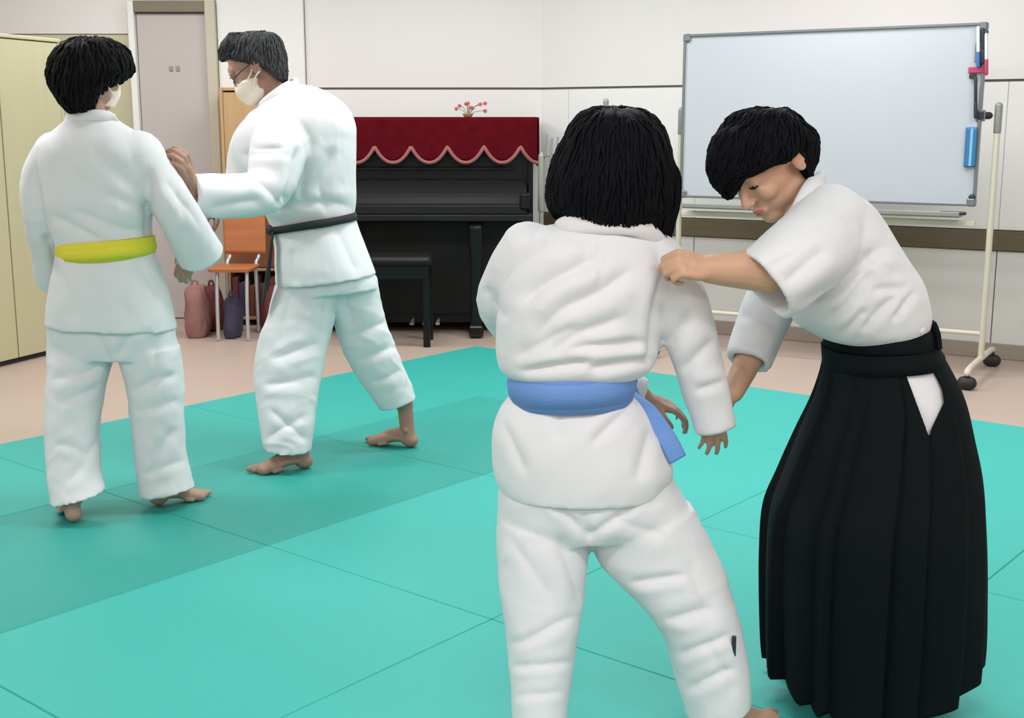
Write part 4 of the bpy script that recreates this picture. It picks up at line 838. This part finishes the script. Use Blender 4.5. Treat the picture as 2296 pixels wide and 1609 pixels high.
j.loft([E(1262, 500, 1432, 505, Yg, 0.055), E(1205, 510, 1478, 535, Yg, 0.085), E(1160, 538, 1500, 585, Yg, 0.108), E(1132, 600, 1508, 640, Yg, 0.122), E(1116, 680, 1490, 695, Yg, 0.126), E(1112, 745, 1480, 750, Yg, 0.122), E(1112, 795, 1474, 800, Yg, 0.118), E(1122, 828, 1450, 832, Yg, 0.108), E(1148, 850, 1416, 850, Yg, 0.086), E(1144, 885, 1418, 885, Yg, 0.086), E(1122, 915, 1436, 905, Yg, 0.104), E(1106, 960, 1462, 950, Yg, 0.120), E(1103, 1010, 1488, 1005, Yg, 0.130), E(1108, 1060, 1508, 1050, Yg, 0.134), E(1122, 1098, 1490, 1098, Yg, 0.134)], e=2.3, hollow=(0.08, 0.015), n=48)
limb(j, pts((1185, 560, Yg), (1135, 620, Yg+0.02), (1120, 690, Yg+0.08), (1200, 770, Yg+0.20), (1330, 850, Yg+0.25), (1440, 888, Yg+0.26)), [0.058, 0.044, 0.043, 0.046, 0.045, 0.042], (0.06, 0.014))
limb(j, pts((1455, 600, Yg), (1510, 660, Yg), (1540, 730, Yg-0.01), (1568, 820, Yg-0.01), (1590, 900, Yg), (1604, 962, Yg)), [0.075, 0.062, 0.056, 0.050, 0.045, 0.040], (0.05, 0.013))
me = fuse(j, 0.0055, 3)
wrinkle(me, 0.0018, 15, 61, (1, 1, 1), folds=[(1490, 600, 1462, 830, 12, 0.014), (1180, 690, 1330, 570, 16, 0.011), (1200, 760, 1420, 600, 16, 0.010), (1230, 800, 1400, 700, 16, 0.009), (1150, 800, 1300, 740, 14, 0.008), (1120, 640, 1230, 540, 14, 0.007),
        (1280, 790, 1450, 760, 10, 0.010), (1320, 830, 1470, 800, 9, 0.012), (1160, 832, 1330, 815, 9, 0.010), (1345, 540, 1350, 640, 7, 0.005), (1300, 530, 1340, 600, 9, 0.004), (1560, 700, 1500, 780, 12, 0.007), (1610, 760, 1530, 840, 12, 0.007), (1630, 860, 1560, 880, 9, 0.006),
        (1420, 905, 1330, 1000, 10, 0.008), (1460, 960, 1440, 1080, 14, 0.006), (1130, 950, 1180, 1060, 12, 0.005), (1095, 640, 1130, 720, 12, 0.008), (1270, 910, 1250, 990, 14, 0.004)], fine=0.0006)
jk = link('jacket', me, M['gi'], p, True)
q = MB(); q.tube(pts((1248, 515, Yg-0.0), (1266, 505, Yg-0.055), (1345, 500, Yg-0.075), (1430, 508, Yg-0.07), (1478, 545, Yg-0.03), (1495, 585, Yg+0.03)), [0.012, 0.018, 0.022, 0.020, 0.018, 0.015], n=12, flat=0.5, nrm=(0, -1, 0.2)); link('collar', q, M['gi_trim'], jk, True)
t.loft([E(1128, 1000, 1462, 1000, Yg, 0.105), E(1120, 1060, 1500, 1055, Yg, 0.118), E(1116, 1110, 1525, 1100, Yg, 0.122), E(1114, 1160, 1548, 1140, Yg, 0.122), E(1116, 1200, 1550, 1175, Yg, 0.108)], e=2.4, n=48)
me = fuse(t, 0.0055, 3)
wrinkle(me, 0.0016, 20, 71, (1, 1, 1.5), folds=[(1230, 1110, 1320, 1215, 10, 0.0072), (1320, 1215, 1440, 1100, 10, 0.0072), (1300, 1140, 1320, 1210, 9, 0.0043), (1140, 1440, 1300, 1380, 9, 0.0065), (1145, 1490, 1290, 1475, 8, 0.0050), (1240, 1200, 1300, 1360, 14, 0.0072), (1140, 1210, 1230, 1350, 12, 0.0036),
        (1410, 1310, 1540, 1290, 10, 0.0072), (1490, 1400, 1600, 1360, 12, 0.0072), (1540, 1260, 1600, 1400, 14, 0.0050), (1520, 1480, 1640, 1420, 10, 0.0072), (1540, 1560, 1650, 1500, 10, 0.0065), (1580, 1440, 1640, 1560, 12, 0.0043), (1380, 1160, 1500, 1200, 14, 0.0043), (1150, 1560, 1260, 1540, 9, 0.0036)], fine=0.0006)
tr = link('trousers', me, M['trouser'], p, True)
bv = BVHTree.FromPolygons([tuple(v) for v in co(me)], [tuple(q_.vertices) for q_ in me.polygons])
off = np.array(tr.parent.location); src = Vector(CAM-off); dd = Vector(unit(ray(1645, 1452))); hit = bv.ray_cast(src, dd)[0]
q = MB(); hp = np.array(hit)+off if hit else at(1645, 1452, Yg-0.07)
q.box(hp, (0.009, 0.006, 0.052), None, 0.002); link('logo_tag', q, M['pen_black'], tr, label='small dark vertical tag')
bl = band(p, 'belt', [E(1146, 824, 1420, 820, Yg, 0.112), E(1140, 845, 1424, 845, Yg, 0.119), E(1140, 880, 1424, 875, Yg, 0.119), E(1143, 905, 1417, 900, Yg, 0.112)], M['blue'])
band(bl, 'belt_layer', [E(1143, 838, 1424, 828, Yg, 0.118), E(1136, 855, 1428, 850, Yg, 0.125), E(1143, 892, 1420, 884, Yg, 0.119)], M['blue'], seed=6)
q = MB(); q.ell(at(1400, 880, Yg+0.12), (0.03, 0.02, 0.025)); link('knot', q, M['blue'], bl, True)
q = strip(pts((1405, 872, Yg+0.10), (1440, 905, Yg+0.02), (1470, 945, Yg-0.02), (1500, 990, Yg-0.04), (1520, 1030, Yg-0.045)), 0.020, 0.22, (0.35, -0.93, 0.1)); link('belt_tail', q, M['blue'], bl, True)
q = strip(pts((1408, 880, Yg+0.12), (1450, 930, Yg+0.08), (1485, 985, Yg+0.05), (1512, 1022, Yg+0.04)), 0.020, 0.22, (0.35, -0.93, 0.1)); link('belt_tail', q, M['blue'], bl, True)

# ---- person in the black skirt trousers
Yw = 2.52
p = thing('person', 'bowing person with short black hair in white jacket and wide black pleated skirt trousers', 'person', (G(1940, 1580)[0], Yw+0.05, MT))
b = MB(); C = at(1722, 362, Yw); f = (-0.66, -0.42, -0.62)
P, R = head(b, C, f, 0.93, up=(-0.05, 0.12, 1), neck=at(1812, 490, Yw+0.03))
core(b, pts((1800, 470, Yw), (1850, 530, Yw), (1900, 620, Yw), (1948, 720, Yw), (1965, 800, Yw)), [0.045, 0.085, 0.09, 0.085, 0.075])
core(b, pts((1850, 530, Yw), (1835, 545, Yw-0.13), (1755, 607, Yw-0.20), (1675, 605, Yw-0.20), (1592, 603, Yw-0.21)), [0.055, 0.05, 0.040, 0.038, 0.028])
core(b, pts((1850, 530, Yw), (1790, 590, Yw+0.12), (1712, 705, Yw+0.115), (1681, 800, Yw+0.065), (1643, 878, Yw+0.02)), [0.05, 0.038, 0.032, 0.030, 0.024])
hw = at(1596, 603, Yw-0.21); hand(b, hw, at(1512, 590, Yw-0.235)-hw, (-0.2, 0.8, -0.7), 0.80, -1, (1.0, 1.35, 0.9), 0.35, 1.0)
hw = at(1643, 872, Yw+0.02); hand(b, hw, at(1600, 950, Yw-0.005)-hw, (-0.8, 0.4, -0.2), 0.78, 1, (0.8, 1.0, 0.7), 0.5, 0.6)
gf = np.array([G(1865, 1500)[0], Yw+0.14, MT]); gb = np.array([G(2050, 1560)[0], Yw+0.05, MT])
core(b, [at(1940, 860, Yw), at(1870, 1200, Yw+0.05), gf+SH*0.1], [0.075, 0.055, 0.036]); core(b, [at(1990, 860, Yw), at(2040, 1200, Yw+0.08), gb+SH*0.1], [0.085, 0.055, 0.036])
foot(b, gf+np.array([0.06, 0, 0]), gf+np.array([-0.2, 0.0, 0]), gf+SH*0.11, 0.92, side=-1); foot(b, gb+np.array([0.06, 0.02, 0]), gb+np.array([-0.15, -0.05, 0]), gb+SH*0.11, 0.92, side=-1)
me = fuse(b, 0.0042, 2, 0.4); body = link('body', me, M['skin'], p, True); eyes(P, R, 0.93, body)
q = MB()
for (z_, y_, zz) in ((0.0175, 0.0900, -0.063), (0.0155, 0.0885, -0.071)): q.tube([P(-z_, y_, zz), P(0, y_+0.008, zz+0.0015), P(z_, y_, zz)], [0.002, 0.0042, 0.002], n=8)
link('lips', q, M['lip'], body, True)
for sg in (-1, 1):
    q = MB(); q.tube([P(sg*0.014, 0.093, 0.020), P(sg*0.034, 0.088, 0.027), P(sg*0.050, 0.072, 0.022)], [0.0035, 0.004, 0.002], n=8, flat=0.6); link('eyebrow', q, M['hair_black'], body, True)
    q = MB(); q.tube([P(sg*0.019, 0.0885, -0.003), P(sg*0.031, 0.0915, -0.0045), P(sg*0.043, 0.085, -0.003)], 0.0014, n=8); link('eyelash', q, M['hair_soft'], body, True)
h = MB()
h.loft([E(1680, 246, 1758, 246, Yw+0.01, 0.04), E(1640, 264, 1788, 264, Yw+0.01, 0.075), E(1613, 298, 1806, 296, Yw+0.02, 0.095), E(1601, 335, 1816, 330, Yw+0.03, 0.098), E(1600, 362, 1821, 356, Yw+0.045, 0.088), E(1612, 392, 1820, 378, Yw+0.065, 0.070)], e=2.2, n=48)
h.tube(pts((1640, 335, Yw-0.04), (1628, 385, Yw-0.035), (1634, 432, Yw-0.025)), [0.040, 0.034, 0.010], flat=1.2, n=20)
h.tube(pts((1680, 320, Yw-0.065), (1650, 375, Yw-0.06), (1645, 425, Yw-0.05)), [0.034, 0.026, 0.008], flat=0.9, n=20)
h.tube(pts((1740, 300, Yw-0.07), (1710, 345, Yw-0.082), (1680, 385, Yw-0.08)), [0.034, 0.028, 0.008], flat=0.7, n=20)
h.tube(pts((1770, 300, Yw-0.06), (1752, 335, Yw-0.078), (1730, 362, Yw-0.083)), [0.034, 0.026, 0.008], flat=0.7, n=20)
h.tube(pts((1795, 320, Yw-0.03), (1806, 355, Yw-0.03), (1810, 392, Yw-0.02)), [0.034, 0.020, 0.005], flat=1.2, n=20)
hair(p, h, M['hair_black'], 1100, 17, 0.005, 0.0014, crown=at(1745, 262, Yw), length=0.085, r=0.0026, flip=0.1)
j = MB()
j.loft([E(1785, 500, 1828, 410, Yw, 0.065), E(1764, 548, 1874, 424, Yw, 0.12), E(1746, 605, 1940, 452, Yw, 0.15), E(1752, 655, 1986, 510, Yw, 0.16), E(1765, 690, 2024, 574, Yw, 0.16), E(1790, 722, 2058, 630, Yw, 0.158), E(1835, 752, 2076, 700, Yw, 0.14), E(1868, 768, 2070, 748, Yw, 0.115), E(1875, 840, 2070, 830, Yw, 0.10)], e=2.2, n=48)
limb(j, pts((1858, 505, Yw-0.06), (1828, 550, Yw-0.13), (1775, 595, Yw-0.19), (1713, 642, Yw-0.21)), [0.082, 0.084, 0.080, 0.077], (0.09, 0.015))
limb(j, pts((1815, 560, Yw+0.07), (1750, 640, Yw+0.12), (1712, 715, Yw+0.11), (1678, 810, Yw+0.06)), [0.075, 0.062, 0.056, 0.048], (0.06, 0.014))
me = fuse(j, 0.0057, 3)
wrinkle(me, 0.0022, 15, 81, (1, 1, 1), folds=[(1800, 690, 1990, 540, 14, 0.016), (1840, 720, 1960, 600, 14, 0.012), (1940, 560, 2020, 620, 10, 0.007), (1950, 650, 2040, 640, 9, 0.007), (1930, 740, 2010, 660, 9, 0.009), (1880, 745, 1940, 690, 9, 0.008), (2000, 720, 2050, 650, 8, 0.007),
        (1760, 640, 1860, 560, 14, 0.007), (1850, 440, 1930, 500, 14, 0.004), (1700, 590, 1790, 560, 12, 0.005), (1660, 700, 1740, 720, 10, 0.006), (1660, 770, 1730, 760, 9, 0.006), (1900, 470, 1990, 560, 14, 0.004)], fine=0.0006)
jk = link('jacket', me, M['gi'], p, True)
q = MB(); q.tube(pts((1842, 400, Yw+0.04), (1827, 416, Yw-0.05), (1803, 458, Yw-0.092), (1782, 508, Yw-0.105), (1766, 560, Yw-0.085)), [0.018, 0.021, 0.021, 0.020, 0.018], n=12, flat=0.45, nrm=(-0.3, -1, 0)); link('collar', q, M['gi_trim'], jk, True)
q = MB(); q.tube(pts((1745, 620, Yw+0.05), (1752, 560, Yw+0.05), (1765, 500, Yw+0.07)), [0.02, 0.022, 0.02], n=12, flat=0.45, nrm=(-0.6, -1, 0)); link('lapel', q, M['gi_trim'], jk, True)
# white jacket tail that shows in the side opening
q = MB(); q.loft([E(1885, 760, 2085, 745, Yw, 0.12), E(1880, 830, 2105, 815, Yw, 0.145), E(1870, 920, 2130, 900, Yw, 0.16), E(1870, 1000, 2135, 990, Yw, 0.165)], e=2.1, n=40, hollow=(0.05, 0.016)); me = fuse(q, 0.007, 3); wrinkle(me, 0.003, 22, 5); link('jacket_tail', me, M['gi'], jk, True)
# pleated skirt trousers
HS = [E(1858, 750, 2078, 738, Yw, 0.118), E(1852, 790, 2096, 772, Yw, 0.135), E(1846, 835, 2120, 815, Yw, 0.15), E(1826, 900, 2150, 880, Yw, 0.17), E(1790, 980, 2168, 960, Yw, 0.19), E(1752, 1070, 2186, 1060, Yw, 0.205), E(1722, 1150, 2190, 1150, Yw, 0.215), E(1714, 1260, 2192, 1260, Yw, 0.205), E(1714, 1380, 2190, 1380, Yw, 0.19), E(1716, 1470, 2186, 1460, Yw, 0.175), E(1720, 1520, 2180, 1515, Yw, 0.17)]
S = catmull(HS, 6); n = 220; th = np.linspace(0, 2*np.pi, n, endpoint=False); V = []; m_ = len(S)
r_ = np.random.default_rng(12); NP = 15; edge = np.sort(np.linspace(0, 2*np.pi, NP, endpoint=False)+r_.uniform(-0.12, 0.12, NP))
ph = np.zeros(n)
for k in range(n):
    i = np.searchsorted(edge, th[k], side='right')-1; a0 = edge[i]; a1 = edge[(i+1) % NP]+(2*np.pi if i == NP-1 else 0); tt = (th[k]+(2*np.pi if i < 0 else 0)-a0)/(a1-a0); ph[k] = tt
for i, (Cc, U, Vv) in enumerate(S):
    g0 = min(1, max(0, (i-8)/(m_-9))); dp = 0.004+0.026*g0
    pleat = 1+(np.clip(ph*1.15, 0, 1)-0.55)*dp/0.2*1.0-0.3*dp/0.2*np.exp(-((ph-0.0)/0.06)**2)
    pleat += g0*0.02*np.sin(th*3+1.0)+g0*0.012*np.sin(th*7+i*0.05)
    ring = Cc+(np.cos(th)*pleat)[:, None]*U+(np.sin(th)*pleat)[:, None]*Vv
    fr = max(0, (i-(m_-14))/13.0); low = fr*(0.035*np.exp(-((th-4.55)/0.7)**2)-0.035*np.maximum(0, np.cos(th))**4-0.03*np.maximum(0, -np.cos(th))**6)    # the hem hangs lower on the near side
    ring[:, 2] -= low; ring[:, 2] = np.maximum(ring[:, 2], MT+0.012); V.append(ring)
Fc = []
for i in range(m_-1):
    for k in range(n): k2 = (k+1) % n; Fc.append((i*n+k, i*n+k2, (i+1)*n+k2, (i+1)*n+k))
V = np.vstack(V); px, py = project(V)
tri = [(2022, 815), (2060, 812), (2094, 826), (2118, 870), (2121, 900), (2083, 978)]
def inside(x, y):
    c_ = False; k = len(tri)-1
    for i in range(len(tri)):
        (x1, y1), (x2, y2) = tri[i], tri[k]
        if (y1 > y) != (y2 > y) and x < (x2-x1)*(y-y1)/(y2-y1)+x1: c_ = not c_
        k = i
    return c_
import bmesh
bm = bmesh.new(); vs = [bm.verts.new(v) for v in V]; [bm.faces.new([vs[i] for i in f_]) for f_ in Fc]
bm.verts.ensure_lookup_table(); near = [f_ for f_ in bm.faces if f_.calc_center_median().y < Yw-0.02 and 2000 < float(project(np.array(f_.calc_center_median()))[0]) < 2140 and 800 < float(project(np.array(f_.calc_center_median()))[1]) < 1000]
eds = list({e_ for f_ in near for e_ in f_.edges}); bmesh.ops.subdivide_edges(bm, edges=eds, cuts=5, use_grid_fill=True)
kill = [f_ for f_ in bm.faces if f_.calc_center_median().y < Yw-0.02 and inside(*[float(t_) for t_ in project(np.array(f_.calc_center_median()))])]
bmesh.ops.delete(bm, geom=kill, context='FACES'); bmesh.ops.recalc_face_normals(bm, faces=bm.faces)
me = bpy.data.meshes.new('skirt_trousers'); bm.to_mesh(me); bm.free()
hk = link('skirt_trousers', me, M['hakama'], p, True); md = hk.modifiers.new('s', 'SOLIDIFY'); md.thickness = 0.005; md.offset = -1
band(hk, 'waistband', [E(1856, 742, 2080, 728, Yw, 0.124), E(1852, 760, 2088, 745, Yw, 0.132), E(1848, 785, 2094, 768, Yw, 0.140)], M['hakama'], wob_amp=0.002)
band(hk, 'waistband', [E(1848, 778, 2094, 765, Yw, 0.140), E(1845, 802, 2104, 787, Yw, 0.149), E(1850, 820, 2107, 803, Yw, 0.149)], M['hakama'], wob_amp=0.003, seed=7)
q = MB(); q.loft([(at(2072, 765, Yw), (0.006, 0, 0.003), (0, 0.10, 0)), (at(2074, 735, Yw), (0.006, 0, 0.003), (0, 0.085, 0)), (at(2074, 714, Yw), (0.005, 0, 0.002), (0, 0.06, 0))], e=6, sub=2); link('back_board', q, M['hakama'], hk)
for (x, y, a) in ((2030, 748, 0.5), (2063, 741, 1.0)):
    q = MB(); q.tube(pts((x-12, y+4, Yw-0.108), (x, y, Yw-0.116), (x+10, y-6, Yw-0.108)), [0.004, 0.009, 0.004], n=10, flat=0.6, sub=3); link('white_cord', q, M['gi_trim'], hk, True, label='small white cord loop')
q = MB(); q.loft([E(1775, 1450, 1830, 1450, Yw-0.19, 0.006), E(1775, 1583, 1860, 1590, Yw-0.19, 0.006)], sub=1); 
print('faces', sum(len(m_.polygons) for m_ in bpy.data.meshes))
